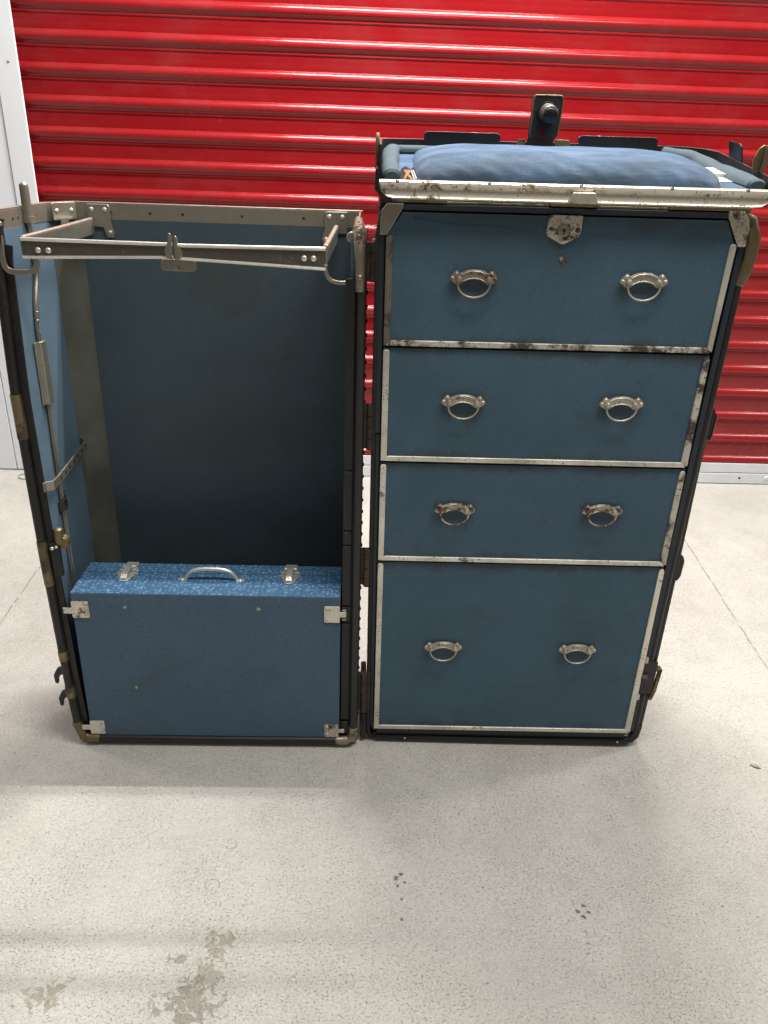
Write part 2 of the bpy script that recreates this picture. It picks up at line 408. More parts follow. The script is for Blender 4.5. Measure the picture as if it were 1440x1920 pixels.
WY = 1.497
door = thing('roll_up_door', 'glossy red ribbed roll-up storage door with a pale bar along its bottom edge', 'door', (.3, WY, 0))
# slat profile (depth towards viewer, distance below the ridge line), period 89 mm
PROF = [(.000,.000), (.0048,.0030), (.0086,.0068), (.0112,.0115), (.0126,.0170), (.0126,.0225), (.0112,.0268), (.0085,.0305),
        (.0055,.0332), (.0030,.0356), (.0020,.0395), (.0032,.0408), (.0046,.0425), (.0046,.0450), (.0032,.0466), (.0018,.0480), (.0012,.0650), (.0008,.0680),
        (.0008,.0700), (.0004,.0860)]
cm = MB(); X0, X1 = -1.110, 1.79; zt = 2.66; rows = []
k = 0
top = 1.535 + 13*.0889
while True:
    zr = top - k*.0889; done = False
    for d, t in PROF:
        z = zr - t
        if z < .086: done = True; break
        rows.append((WY+.010-d, z))
    if done: rows.append((WY+.010-.001, .084)); break
    k += 1
rows = [r for r in rows if r[1] < zt]
NX = 24
grid = [[cm.v((X0+(X1-X0)*i/NX, y + .0008*math.sin(i*1.3+z*5), z)) for i in range(NX+1)] for y, z in rows]
for a, b_ in zip(grid, grid[1:]):
    for i in range(NX): cm.face([a[i], a[i+1], b_[i+1], b_[i]])
part('door_curtain', cm, 'red', door, bevel=0)
b = MB(); b.box(X0, X1, WY-.004, WY+.020, .0475, .0855); b.box(X0, X1, WY-.006, WY+.020, .003, .0440); b.box(X0, X1, WY+.002, WY+.018, .040, .050)
bar = part('bottom_bar', b, 'bar', door, bevel=.0015)
b = MB(); b.dome((1.583, WY-.006, .026), (0,-1,0), .011, .004); part('bolt', b, 'bar', bar, bevel=0)
b = MB(); b.cyl((1.475, WY-.0065, .026), (1.475, WY-.003, .026), .0045); part('bolt_hole', b, 'black', bar, bevel=0)
b = MB(); b.box(X0, X1, WY-.002, WY+.016, -.001, .0028); part('rubber_seal', b, 'black', bar, bevel=0)

wl = thing('wall_panel', 'white painted metal wall panels with thin seams, left of the red door', 'wall', (-1.7, WY, 0))
b = MB(); b.box(-2.6, -1.302, WY-.010, WY+.05, .004, 2.66); part('panel', b, 'white', wl, bevel=.002)
b = MB(); b.box(-1.299, -1.147, WY-.010, WY+.05, .004, 2.66); part('panel', b, 'white', wl, bevel=.002)
b = MB(); b.box(-2.6, -1.073, WY+.052, WY+.06, .0, 2.66); part('backing', b, 'dark', wl, bevel=0)
jb = thing('door_jamb', 'smooth white vertical trim strip against the left edge of the red door', 'door frame', (-1.11, WY, 0))
b = MB(); b.prism_ax([(-1.143,WY-.016), (-1.074,WY-.0225), (-1.070,WY-.0205), (-1.070,WY-.0175), (-1.115,WY-.012), (-1.118,WY+.03), (-1.143,WY+.03)], (0,0,.003), (1,0,0), (0,1,0), (0,0,2.657))
part('trim_strip', b, 'whitetrim', jb, bevel=.0015)
b = MB(); b.dome((-1.1, WY-.020, 1.353), (0,-1,0), .004, .003, 10); part('screw', b, 'bracket', jb, bevel=0)

# cable scrap and leaf
b = MB()
cp = [(-1.245,1.478), (-1.262,1.455), (-1.272,1.43), (-1.262,1.405), (-1.235,1.395), (-1.205,1.400), (-1.17,1.39), (-1.12,1.40)]
cp2 = [(-1.272,1.43), (-1.25,1.452), (-1.22,1.463), (-1.18,1.468), (-1.13,1.47)]
def smoothp(P, n=6):
    out = []
    for i in range(len(P)-1):
        p0, p1, p2, p3 = (Vector(P[max(i-1,0)]), Vector(P[i]), Vector(P[i+1]), Vector(P[min(i+2,len(P)-1)]))
        for k in range(n):
            t = k/n
            out.append(.5*((2*p1)+(-p0+p2)*t+(2*p0-5*p1+4*p2-p3)*t*t+(-p0+3*p1-3*p2+p3)*t**3))
    out.append(Vector(P[-1])); return out
b.tube([(p[0], p[1], .0035) for p in smoothp(cp2)] , .0022, 8); b.tube([(p[0], p[1], .003) for p in smoothp(cp[2:])], .0022, 8)
cb = part('cable', b, 'cable', bevel=0); cb['label'] = 'thin grey wire curled on the floor at the foot of the white wall'; cb['category'] = 'wire'
b = MB(Matrix.Translation((.834,-.052,.0015)) @ Matrix.Rotation(math.radians(-32), 4, 'Z'))
lp = [(-.0105,0), (-.006,.0030), (0,.0044), (.006,.0032), (.0115,0), (.006,-.0028), (0,-.0038), (-.006,-.0024)]
top_ = [b.v((x, y, .0006+.0016*(1-abs(x)/.0115))) for x, y in lp]; bot_ = [b.v((x, y, .0)) for x, y in lp]
ct = b.v((0, 0, .0012)); cb_ = b.v((0, 0, .0002))
for i in range(8):
    b.face([top_[i], top_[(i+1) % 8], ct]); b.face([bot_[i], bot_[(i+1) % 8], cb_]); b.face([top_[i], bot_[i], bot_[(i+1) % 8], top_[(i+1) % 8]])
lf = part('leaf', b, 'leaf', bevel=0); lf['label'] = 'small dry brown leaf alone on the pale concrete floor'; lf['category'] = 'leaf'

# ================================================================== TRUNK
trunk = thing('wardrobe_trunk', 'antique black wardrobe trunk standing open, blue lined hanging side and four blue drawers', 'trunk', (0, .13, 0))

# ---------------- left half: hanging compartment
WL, D, HL = .592, .272, 1.041
b = MB(ML)
prof = [(-.583,.012), (-.590,.15), (-.597,.45), (-.600,.75), (-.592,.98), (-.582,1.012)]
# left wall (slightly bellied), back, right wall, bottom
b.prism(prof + [(-.5795,1.012), (-.5795,.012)], .012, .207)
b.prism_ax([(-.583,.205), (-.5795,.205), (-.5455,D-.010), (-.5455,D-.001), (-.549,D-.001)], (0,0,.012), (1,0,0), (0,1,0), (0,0,1.0))
b.box(-.546, .0, D-.010, D-.001, .012, 1.012); b.box(-.020, -.0015, .012, D-.010, .012, 1.012)
b.box(-.580, -.0015, .010, D-.001, .004, .016)
left = part('hanging_case', b, 'shell', trunk, bevel=.004)
# lining panels
b = MB(ML)
b.box(-.5793, -.5740, .014, .210, .018, 1.0125)
part('side_lining', b, 'lining', left, bevel=0, label='pale blue cloth lining on the left wall')
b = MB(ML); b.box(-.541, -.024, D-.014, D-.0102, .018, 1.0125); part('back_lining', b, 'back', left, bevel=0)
b = MB(ML); b.box(-.027, -.0205, .014, D-.0145, .018, 1.013); part('side_lining', b, 'lining', left, bevel=0)
b = MB(ML); b.box(-.573, -.027, .014, D-.0145, .0165, .0185); part('floor_lining', b, 'lining', left, bevel=0)
# rounded tape in the back-left corner
b = MB(ML)
cpt = [(-.5735, .207), (-.5715, .215), (-.5655, .226), (-.5560, .241), (-.5460, D-.0185), (-.5350, D-.0150)]
pr = cpt + [(-.5350, D-.0135), (-.5475, D-.0110), (-.5790, .209), (-.5775, .207)]
b.prism_ax(pr, (0,0,.02), (1,0,0), (0,1,0), (0,0,.9925)); part('corner_tape', b, 'strip', left, bevel=0, label='faded olive tape down the back corner')
# front channel, left side: outer black tube + inner flange
b = MB(ML)
def lx(z):
    for (x0, z0), (x1, z1) in zip(prof, prof[1:]):
        if z <= z1: return x0+(x1-x0)*(z-z0)/(z1-z0)
    return prof[-1][0]
zs = [.045+i*(.965-.045)/16 for i in range(17)]
pth = [(-.560,.004,.0125), (-.570,.004,.016), (-.576,.004,.028)] + [(lx(z)+.006, .004, z) for z in zs] + [(-.580,.004,1.008), (-.576,.004,1.030)]
b.tube(pth, .0085, 12, (0,1,0))
part('edge_tube', b, 'blackbar', left, bevel=0)
b = MB(ML)
b.sweep([(lx(z)+.020, .010, z) for z in [.03]+zs+[.99]], [(-.0065,-.003), (.0065,-.003), (.0065,.003), (-.0065,.003)], (0,1,0))
part('edge_flange', b, 'blackbar', left, bevel=.001)
# bottom front rail
b = MB(ML); b.tube([(-.568,.002,.0125), (-.30,.002,.0105), (-.012,.002,.0115)], .0085, 12)
part('bottom_rail', b, 'blackbar', left, bevel=0)
# right side channel
b = MB(ML); b.tube([(-.012,.004,.016), (-.0075,.003,.03), (-.0075,.003,.5), (-.0080,.003,.97), (-.010,.003,1.0)], .0080, 12, (0,1,0))
part('edge_tube', b, 'greybar', left, bevel=0)
b = MB(ML)
for z0, z1, m_ in ((.030,.060,0), (.066,.300,0), (.3035,.338,0), (.3415,.470,0), (.4735,.500,0), (.5035,.62,0)):
    b.box(-.0345, -.0185, .002, .0075, z0, z1)
b.box(-.0345, -.0185, .002, .0075, .6235, .948)
b.prism(rrect(-.0350, -.0185, .900, .955, .006), .0015, .0085)
part('slotted_flange', b, 'blackbar', left, bevel=.001)
b = MB(ML)
for z in (.325, .492, .045): b.box(-.0305, -.0245, .0000, .0030, z-.007, z+.007)
part('keeper_slot', b, 'black', left, bevel=.0008)
b = MB(ML); b.box(-.0345,-.026,-.001,.006,.330,.3325); b.box(-.0345,-.026,-.001,.006,.310,.3125); part('keeper_tooth', b, 'nickel', left, bevel=.0005)
# tacks along hinge edge
b = MB(ML)
z = .06
while z < .96:
    b.dome((-.0005, .030, z), (1,0,0), .0045, .0032, 8, 3); z += .0235
part('tack_row', b, 'shell', left, bevel=0)
# nickel edge sleeves on left tube
for z0, z1 in ((.668,.748), (.376,.468), (.205,.226), (.115,.140)):
    b = MB(ML); n = 5
    b.tube([(lx(z0+(z1-z0)*i/n)+.0058, .0038, z0+(z1-z0)*i/n) for i in range(n+1)], .0093, 12, (0,1,0))
    part('edge_sleeve', b, 'brass', left, bevel=0)
# black hooks on outer left
for z in (.168, .112):
    b = MB(ML)
    X = lx(z)-.004
    pts = [(0,.016), (-.012,.010), (-.020,-.006), (-.019,-.024), (-.013,-.026), (-.011,-.012), (-.005,-.004), (.004,-.002), (.006,.012)]
    b.prism([(X+a, z+c_) for a, c_ in pts], .008, .016); part('hook', b, 'black', left, bevel=.0015)
# bottom corner caps
b = MB(ML)
b.tube([(lx(.07)+.005,.004,.052), (-.5745,.004,.030), (-.5690,.003,.0165), (-.560,.002,.0120), (-.536,.002,.0118)], .0102, 12, (0,1,0))
b.box(-.582, -.560, .006, .07, .001, .006); part('corner_cap', b, 'brass', left, bevel=.001)
b = MB(ML)
b.tube([(-.045,.002,.0115), (-.022,.002,.0118), (-.0125,.003,.017), (-.0078,.004,.030), (-.0078,.004,.046)], .0100, 12, (0,1,0))
b.box(-.03, -.001, .006, .05, .001, .006); part('corner_cap', b, 'cap', left, bevel=.001)
# top right corner cap (curving tube)
b = MB(ML)
b.tube([(-.0165,.20,1.030), (-.0150,.10,1.031), (-.0145,.04,1.031), (-.0140,.014,1.026), (-.0125,.004,1.010), (-.0110,.001,.985), (-.0105,.0005,.935)], .0092, 12, (1,0,0), [.8,.9,1,1.1,1.1,1,.85])
b.dome((-.0115,-.0075,.958), (0,-1,0), .0045, .003)
part('corner_cap', b, 'cap', left, bevel=0, label='worn metal cap on the top front corner by the hinge')
b = MB(ML); b.cyl((-.026,.016,1.016), (-.026,.030,1.016), .0085); part('corner_boss', b, 'nickel', left, bevel=.001)

# steel top rim
zr0, zr1 = 1.0110, 1.0405
xl = -.5800
rim = thing  # placeholder
b = MB(ML)
outer = [(xl-.004, .002), (xl-.002, .205), (-.5480, D-.002), (-.013, D-.003)]
inner = [(x_+dx, y_+dy) for (x_, y_), (dx, dy) in zip(outer, ((.009,0), (.009,-.003), (.003,-.010), (0,-.0105)))]
b.prism_ax(outer+inner[::-1], (0,0,zr0), (1,0,0), (0,1,0), (0,0,zr1-zr0))
b.prism_ax([(-.0135,D-.003), (-.0135,.03), (-.0165,.03), (-.0165,D-.006)], (0,0,zr0), (1,0,0), (0,1,0), (0,0,zr1-zr0))
# folded lip on top
lipo = [(x_+dx, y_+dy) for (x_, y_), (dx, dy) in zip(outer, ((-.004,0), (-.004,.002), (-.002,.004), (.004,.004)))]
b.prism_ax(lipo+inner[::-1], (0,0,zr1), (1,0,0), (0,1,0), (0,0,.0022))
rimo = part('top_rim', b, 'bracket', left, bevel=.0008)
# rivets / holes in the rim
b = MB(ML)
for x_ in (-.478, -.405, -.345, -.235, -.12): b.dome((x_, D-.0133, 1.026), (0,-1,0), .0028, .001, 10, 3)
part('rivet_row', b, 'hinge', left, bevel=0)
b = MB(ML)
for y_ in (.02, .055, .075, .105, .13, .15): b.dome((xl+.0058, y_, 1.026), (1,0,0), .0026, .0012, 10, 3)
part('rivet_row', b, 'hinge', left, bevel=0)
# corner gusset with tongue
b = MB(ML)
u = Vector((-.5480+.5820, D-.002-.205, 0)).normalized()
o0 = Vector((-.5735, .1995, 1.0125)); ln = .062
nrm = Vector((u.y, -u.x, 0))*.004
b.prism_ax(rrect(.008, ln, 0, .030, .003), o0+nrm, u, (0,0,1), nrm)
b.prism_ax(rrect(.024, .042, -.030, .006, .003), o0+nrm*1.05, u, (0,0,1), nrm*.8)
gus = part('corner_bracket', b, 'nickel', left, bevel=.0008)
b = MB(ML)
for a in (.016, .050): b.dome(o0+nrm*2+u*a+Vector((0,0,.016)), nrm, .0042, .0028)
part('rivet', b, 'nickel_bright', gus, bevel=0)
# arm brackets on the back rim
def bracket(xc, flip):
    b = MB(ML); s_ = -1 if flip else 1
    pts = [(-.021,.026), (.017,.026), (.021,.022), (.021,-.005), (.026,-.022), (.024,-.032), (.012,-.032), (.006,-.014), (-.021,-.012)]
    pts = [(xc+s_*a, 1.0135+c_) for a, c_ in pts]
    if flip: pts = pts[::-1]
    b.prism(pts, D-.0185, D-.0132); o = part('arm_bracket', b, 'bracket', left, bevel=.001)
    b = MB(ML)
    for a, c_ in ((-.012,.017), (.012,.017), (.018,-.023)): b.dome((xc+s_*a, D-.0185, 1.0135+c_), (0,-1,0), .0045, .003)
    part('rivet', b, 'nickel_bright', o, bevel=0)
bracket(-.499, False); bracket(-.060, True)

# hanger frame (pull-out trolley)
hang = None
def zpt(h): return h
b = MB(ML)
# left half of front bar: tapered plate with rolled top & bottom lip
def barseg(xa, xb, za0, za1, zb0, zb1, yf):
    """plate from xa (z za0..za1) to xb (z zb0..zb1)"""
    b.prism([(xa,za0), (xb,zb0), (xb,zb1), (xa,za1)], yf, yf+.003)
    lips.append(((xa,yf-.0005,za1), (xb,yf-.0005,zb1), .0030)); lips.append(((xa,yf-.0005,za0), (xb,yf-.0005,zb0), .0025))
YF = .002
lips = []
barseg(-.545, -.3085, .9725, 1.0000, .9790, .9985, YF)
barseg(-.3045, -.0670, .9780, .9975, .9680, .9990, YF)
hang = part('hanger_bar', b, 'darknickel', left, bevel=.0006)  # bar face toned dark: the dim surroundings it mirrors, put into the colour
for p0, p1, r_ in lips:
    b = MB(ML); b.tube([p0, p1], r_, 8); part('rolled_edge', b, 'nickel_bright', hang, bevel=0)  # paler nickel paints the bright glint along each lip
b = MB(ML)
for x_ in (-.520, -.504, -.101, -.086): b.dome((x_, YF-.001, .984), (0,-1,0), .0048, .003)
part('rivet', b, 'nickel_bright', hang, bevel=0)
for xa, xb in ((-.5445,-.512), (-.0675,-.0585)):
    b = MB(ML)
    b.sweep([(xa, YF+.003, .9880), ((xa+xb)/2, D/2, .9935), (xb, D-.0185, 1.0000)], [(-.0030,-.0125), (.0030,-.0125), (.0036,.006), (.0050,.0115), (.0040,.0155), (.0015,.0170), (-.0015,.0170), (-.0040,.0155), (-.0050,.0115), (-.0036,.006)])
    part('hanger_arm', b, 'nickel', hang, bevel=.0008)
# centre catch
b = MB(ML)
b.prism([(-.318,.978), (-.309,.976), (-.3085,1.0125), (-.3105,1.0165), (-.3135,1.0155), (-.3145,1.004), (-.3175,.997), (-.3215,.990)], YF-.0055, YF-.001)
b.prism([(-.3055,.975), (-.2985,.9755), (-.2935,.983), (-.2945,.991), (-.2995,.998), (-.2995,1.009), (-.3020,1.0125), (-.3050,1.0115)], YF-.0052, YF-.001)
cat = part('centre_catch', b, 'bracket', hang, bevel=.0012)
b = MB(ML); b.prism(rrect(-.331, -.2745, .9575, .9755, .007), YF+.006, YF+.0085)
b.box(-.310, -.303, YF+.002, YF+.010, .9590, .9760)
part('catch_plate', b, 'nickel', hang, bevel=.0008)
# bent side stays
b = MB(ML)
b.strap(smoothp([(-.5790,.010,1.030), (-.5785,.004,1.014), (-.5765,.002,1.000), (-.5770,.0,.975), (-.5745,.0,.957), (-.566,.0,.9505), (-.548,.0,.9495), (-.534,.001,.9515), (-.527,.002,.958), (-.5235,.003,.970)], 4), .0045, .0085, (0,1,0))
b.dome((-.5735,-.0005,1.022), (0,-1,0), .0050, .003)
part('bent_stay', b, 'bracket', left, bevel=.0008)
b = MB(ML)
b.strap(smoothp([(-.0670,.004,.975), (-.0665,.004,.964), (-.0610,.004,.953), (-.0500,.004,.948), (-.0350,.004,.9475), (-.025,.004,.9475)], 4), .0045, .0060, (0,1,0))
part('bent_stay', b, 'bracket', left, bevel=.0008)

# locking rod on the left wall
XW = -.5730
b = MB(ML)
b.cyl((XW+.004,.104,1.020), (XW+.004,.104,1.074), .0080, .0072); b.dome((XW+.004,.104,1.074), (0,0,1), .0072, .006)
b.cyl((XW+.004,.104,1.016), (XW+.004,.104,1.026), .0105)
b.tube(smoothp([(XW+.004,.104,1.02), (XW+.004,.105,.990), (XW+.004,.106,.955), (XW+.003,.104,.930), (XW+.003,.092,.905), (XW+.003,.084,.885), (XW+.003,.080,.86)], 4), .0048, 10, (0,1,0))
rod = part('locking_rod', b, 'bracket', left, bevel=0)
b = MB(ML)
b.strap([(XW+.003,.082,.880), (XW+.003,.077,.850), (XW+.003,.076,.80), (XW+.003,.072,.60), (XW+.002,.070,.40), (XW+.002,.070,.05)], .009, .0035, (0,1,0))
b.tube([(XW+.0055,.079,.84), (XW+.0055,.072,.60), (XW+.0045,.070,.05)], .0018, 8, (0,1,0))
b.dome((XW+.005,.080,.872), (1,0,0), .0035, .0025); b.dome((XW+.005,.078,.858), (1,0,0), .0035, .0025)
part('rod_bar', b, 'bracket', rod, bevel=.0006)
b = MB(ML)
b.prism_ax([(.056,0), (.066,.0), (.068,.006), (.072,.009), (.079,.009), (.083,.005), (.083,.0), (.087,-.0002), (.087,.0022), (.0855,.0075), (.081,.0125), (.070,.0125), (.065,.0085), (.064,.0028), (.056,.0025)], (XW,0,.712), (0,1,0), (1,0,0), (0,0,.112))
part('rod_sleeve', b, 'nickel', rod, bevel=.0008)
# perforated strap
b = MB(ML)
A = Vector((XW+.001,.004,.575)); Bp = Vector((XW+.001,.208,.590))
b.strap([A, A+Vector((.0015,.006,0)), A+Vector((.013,.014,.0)), A+Vector((.015,.040,.002)), Bp+Vector((.015,-.012,0)), Bp+Vector((.002,.0,.002)), Bp+Vector((.001,.006,.003))], .018, .0025)
per = part('perforated_strap', b, 'bracket', left, bevel=.0006)
b = MB(ML)
for i in range(7):
    p = (A+Vector((.015,.040,.002))).lerp(Bp+Vector((.015,-.012,0)), .03+i*.155); b.cyl(p+Vector((.0010,0,0)), p+Vector((.0019,0,0)), .0034, seg=12)
part('strap_holes', b, 'black', per, bevel=0)
b = MB(ML); b.strap([(XW,.057,.512), (XW+.002,.062,.512), (XW+.009,.066,.514), (XW+.009,.078,.516), (XW+.002,.086,.520), (XW,.098,.524)], .022, .0022)
part('rod_clip', b, 'hinge', rod, bevel=.0006)
# knob latch low on the left edge
b = MB(ML); b.cyl((-.560,.008,.462), (-.560,.008,.490), .0085); b.dome((-.560,.008,.490), (0,0,1), .0085, .004); b.cyl((-.556,.004,.464),(-.556,.020,.464),.012)
kn = part('latch_knob', b, 'brass', left, bevel=.001)
b = MB(ML); b.box(-.5765,-.5595,-.001,.008,.396,.465); b.box(-.573,-.5595,-.002,.008,.398,.408); part('latch_plate', b, 'blackbar', left, bevel=.0015)
b = MB(ML); b.dome((-.572,-.002,.456), (0,-1,0), .004, .003); b.dome((-.564,-.002,.459), (0,-1,0), .003, .003); part('latch_screw', b, 'nickel_bright', kn, bevel=0)

# hinges between the halves
MH = Matrix.Translation((.0075, -.0005, 0))
for z0, z1 in ((.955,1.016), (.668,.752), (.390,.470), (.088,.185)):
    b = MB(MH)
    n = 4; h = (z1-z0)/n
    for i in range(n): b.cyl((.0035,.006,z0+h*i+.0005), (.0035,.006,z0+h*(i+1)-.0005), .0068, seg=14)
    b.box(-.010,.016,.010,.0125,z0,z1)
    part('hinge', b, 'hinge', trunk, bevel=.0006)
b = MB(MH); b.box(-.002,.010,.014,.20,.012,.075); part('hinge_strap', b, 'dark', trunk, bevel=.002)
b = MB(MH); b.tube([(.001,.004,1.040),(.010,.004,1.044),(.011,.004,1.024),(.001,.004,1.020)], .0018, 8); b.box(-.002,.011,.002,.008,1.016,1.021); part('hinge_loop', b, 'nickel', trunk, bevel=0)

# ---------------- right half: drawers
WR, HR = .578, 1.066
b = MB(MR)
b.box(.0, .010, .014, D-.012, .010, 1.060)
b.prism([(.560,.010), (.578,.012), (.587,.030), (.589,.12), (.590,.40), (.589,.62), (.588,.85), (.589,.98), (.584,1.050), (.566,1.062)], .011, D-.012)
b.box(.0, .584, D-.014, D, .010, 1.060); b.box(.0, .578, .012, D, .004, .016); b.box(.0, .580, .012, D, 1.062, 1.074)
right = part('drawer_case', b, 'shell', trunk, bevel=.005)
# shelves inside (dark)
b = MB(MR)
b.box(.011, .563, .022, .030, .018, 1.06); part('case_back_board', b, 'black', right, bevel=0)
# left front edge: thin black tube and blue-grey bar
b = MB(MR); b.tube([(.020,.010,.0120), (.006,.008,.016), (.0015,.006,.030), (.0010,.006,.5), (.0015,.006,1.030), (.006,.006,1.058), (.020,.006,1.072), (.04,.006,1.076)], .0050, 10, (0,1,0))
part('edge_tube', b, 'blackbar', right, bevel=0)
b = MB(MR)
b.sweep([(.016,.006,.030), (.0105,.006,.045), (.0080,.006,.07), (.0075,.006,.4), (.0075,.006,.7)], [(-.0038,-.003), (.0038,-.003), (.0038,.003), (-.0038,.003)], (0,1,0))
b.sweep([(.0075,.004,.702), (.0075,.004,1.03)], [(-.0042,-.003), (.0042,-.003), (.0042,.003), (-.0042,.003)], (0,1,0))
part('edge_bar', b, 'bluebar', right, bevel=.001)
# right front edge
rx = [(.562,.040), (.5632,.3), (.5655,.6), (.5680,.85), (.5700,1.035)]
b = MB(MR)
b.sweep([(x_, .006, z_) for x_, z_ in rx[0:1]+[(.5625,.075)]], [(-.0050,-.003), (.0050,-.003), (.0050,.003), (-.0050,.003)], (0,1,0))
b.sweep([(x_+.0005, .006, z_) for x_, z_ in [(.5635,.235)]+rx[1:]], [(-.0050,-.003), (.0050,-.003), (.0050,.003), (-.0050,.003)], (0,1,0))
b.sweep([(.5622,.006,.075), (.5630,.006,.130)], [(-.0050,-.003), (.0050,-.003), (.0050,.003), (-.0050,.003)], (0,1,0))
part('edge_bar', b, 'bluebar', right, bevel=.001)
b = MB(MR)
b.tube([(.545,.008,.0120), (.563,.008,.016), (.5705,.008,.032), (.5715,.008,.3), (.5745,.008,.6), (.5795,.008,.85), (.5810,.008,1.03), (.574,.008,1.060), (.556,.008,1.072)], .0062, 12, (0,1,0))
part('edge_tube', b, 'blackbar', right, bevel=0)
b = MB(MR); b.tube([(.5795,.010,.965), (.5850,.010,.985), (.5880,.010,1.010), (.5870,.010,1.040), (.5770,.010,1.063), (.5600,.010,1.073)], .0115, 12, (0,1,0), [.8,1,1.1,1.1,1,.9])
b.box(.572,.594,.012,.09,.985,1.045)
part('corner_cap', b, 'brass', right, bevel=.003, label='brassy metal cap round the top right corner')
# inner corner plates at drawer one
b = MB(MR)
b.prism([(.0035,1.030), (.0150,1.030), (.0390,1.0705), (.0390,1.0760), (.014,1.0760), (.006,1.066), (.0035,1.052)], -.0030, .004)
part('corner_plate', b, 'bracket', right, bevel=.001)
b = MB(MR)
b.prism([(.5740,1.026), (.5620,1.026), (.5385,1.0690), (.5385,1.0775), (.562,1.0775), (.571,1.066), (.5745,1.052)], -.0030, .004)
part('corner_plate', b, 'nickel_rough', right, bevel=.001, label='pale pitted corner plate')
# top strips
b = MB(MR); b.box(.0385, .540, .000, .008, 1.0665, 1.0755); part('top_rail', b, 'bluebar', right, bevel=.001)
b = MB(MR)
b.box(.020, .105, -.001, .012, 1.0775, 1.0830); b.box(.262, .318, -.001, .012, 1.0775, 1.0830); b.box(.318, .336, -.0015, .012, 1.0775, 1.0830); b.box(.445, .572, -.001, .012, 1.0775, 1.0830)
b.box(.10, .262, .004, .012, 1.0760, 1.0800); b.box(.33, .45, .004, .012, 1.0760, 1.0800)
part('lid_hinge_leaf', b, 'brass', right, bevel=.0008)
b = MB(MR); b.box(.015, .575, .008, .02, 1.0740, 1.084); part('lid_gap', b, 'black', right, bevel=0)
# bottom rails
b = MB(MR); b.box(.020, .5600, .004, .012, .0225, .0385); part('bottom_rail', b, 'bluebar', right, bevel=.001)
b = MB(MR); b.box(.012, .566, .006, .014, .0065, .0225); b.tube([(.018,.006,.0110), (.30,.005,.0095), (.550,.006,.0115), (.566,.008,.0125), (.576,.010,.022), (.5785,.010,.05)], .0068, 12); part('bottom_edge', b, 'blackbar', right, bevel=.001)
b = MB(MR); b.dome((.080,-.001,.0125), (0,-1,0), .0025, .002); b.dome((.535,-.001,.0125), (0,-1,0), .0025, .002); b.box(.548,.5535,.0,.004,.0300,.0335); part('rail_screw', b, 'nickel', right, bevel=0)
# tacks
b = MB(MR); z = .07
while z < .99:
    b.dome((-.0005,.036,z), (-1,0,0), .004, .0028, 8, 3); z += .0235
part('tack_row', b, 'shell', right, bevel=0)
# outer lugs on the right side
b = MB(MR); b.prism([(.580,.690), (.5935,.695), (.5980,.705), (.5990,.742), (.5950,.752), (.584,.760)], .02, .07); part('side_lug', b, 'shell', right, bevel=.002)
b = MB(MR); b.prism([(.5955,.695), (.5995,.703), (.6005,.742), (.5985,.744), (.5975,.706)], .018, .030); part('lug_edge', b, 'brass', right, bevel=.0008)
b = MB(MR); b.prism([(.582,.405), (.5930,.410), (.5970,.420), (.5980,.452), (.594,.462), (.582,.468)], .012, .05); part('side_lug', b, 'shell', right, bevel=.002)
# draw latch low on the right edge
b = MB(MR); b.box(.5575,.5640,-.002,.008,.222,.236); b.box(.5560,.5620,-.002,.008,.128,.142); la = part('latch_bracket', b, 'nickel', right, bevel=.0008)
b = MB(MR); b.box(.5560,.5860,.001,.010,.142,.222); part('latch_plate', b, 'black', right, bevel=.001)
b = MB(MR); b.cyl((.5570,-.001,.184), (.5685,-.001,.184), .0085, .0085, 16); part('latch_roller', b, 'brass', la, bevel=.001)
b = MB(MR); b.sweep([(.5850,.004,.127), (.5905,.004,.150), (.5940,.004,.205)], [(-.0035,-.004), (.0035,-.004), (.0035,.004), (-.0035,.004)], (0,1,0)); b.box(.584,.596,.0,.014,.200,.206); part('latch_lever', b, 'brass', la, bevel=.001)

# handle mesh (pull)
def handle_mb(style):
    b = MB(MI)
    top = arc((0,-.030), .050, 60, 120, 14, rz=.043)      # big crescent, right to left
    r_ = lambda L: [(-x_, z_) for x_, z_ in L][::-1]
    half = [(0,.0130), (.010,.0124), (.0175,.0100), (.0225,.0070), (.0255,.0105), (.0290,.0115), (.0320,.0085), (.0335,.0055),
            (.0365,.0035), (.0382,-.0005), (.0365,-.0045), (.0325,-.0070), (.0285,-.0095), (.0245,-.0110), (.0205,-.0095), (.0165,-.0065), (.010,-.0030), (0,-.0015)]
    out = half + [(-x_, z_) for x_, z_ in half[::-1][1:-1]]
    b.prism(out, -.0022, .0008)
    # raised rib following the crescent
    b.tube([(x_, -.0030, z_) for x_, z_ in ((-.021,.0045), (-.0165,.0072), (-.009,.0100), (0,.0110), (.009,.0100), (.0165,.0072), (.021,.0045))], .0011, 8, (0,1,0))
    b.tube([(x_, -.0026, z_) for x_, z_ in ((-.020,-.0068), (-.0165,-.0045), (-.009,-.0012), (0,.0002), (.009,-.0012), (.0165,-.0045), (.020,-.0068))], .0010, 8, (0,1,0))
    for sx in (-1, 1):
        b.dome((sx*.0280,-.0022,.0065), (0,-1,0), .0032, .0020, 10, 3)
        b.dome((sx*.0340,-.0022,-.0005), (0,-1,0), .0034, .0022, 10, 3)
        b.cyl((sx*.0235,-.001,-.0020), (sx*.0235,-.0062,-.0020), .0058, .0045, 14)
        b.cyl((sx*.0235,-.006,-.0020), (sx*.0235,-.0085,-.0020), .0034, .0030, 12)
    # bail
    pts = [(-.0262,-.0055,-.0020)] + [(.0262*math.cos(math.radians(a)), -.0060-.0012*math.sin(math.radians(180+a) if a > 180 else 0), -.0035-.0255*abs(math.sin(math.radians(a)))**.85) for a in range(190, 351, 10)] + [(.0262,-.0055,-.0020)]
    b.tube(pts, .0017, 8, (0,1,0))
    return b
protos = {}
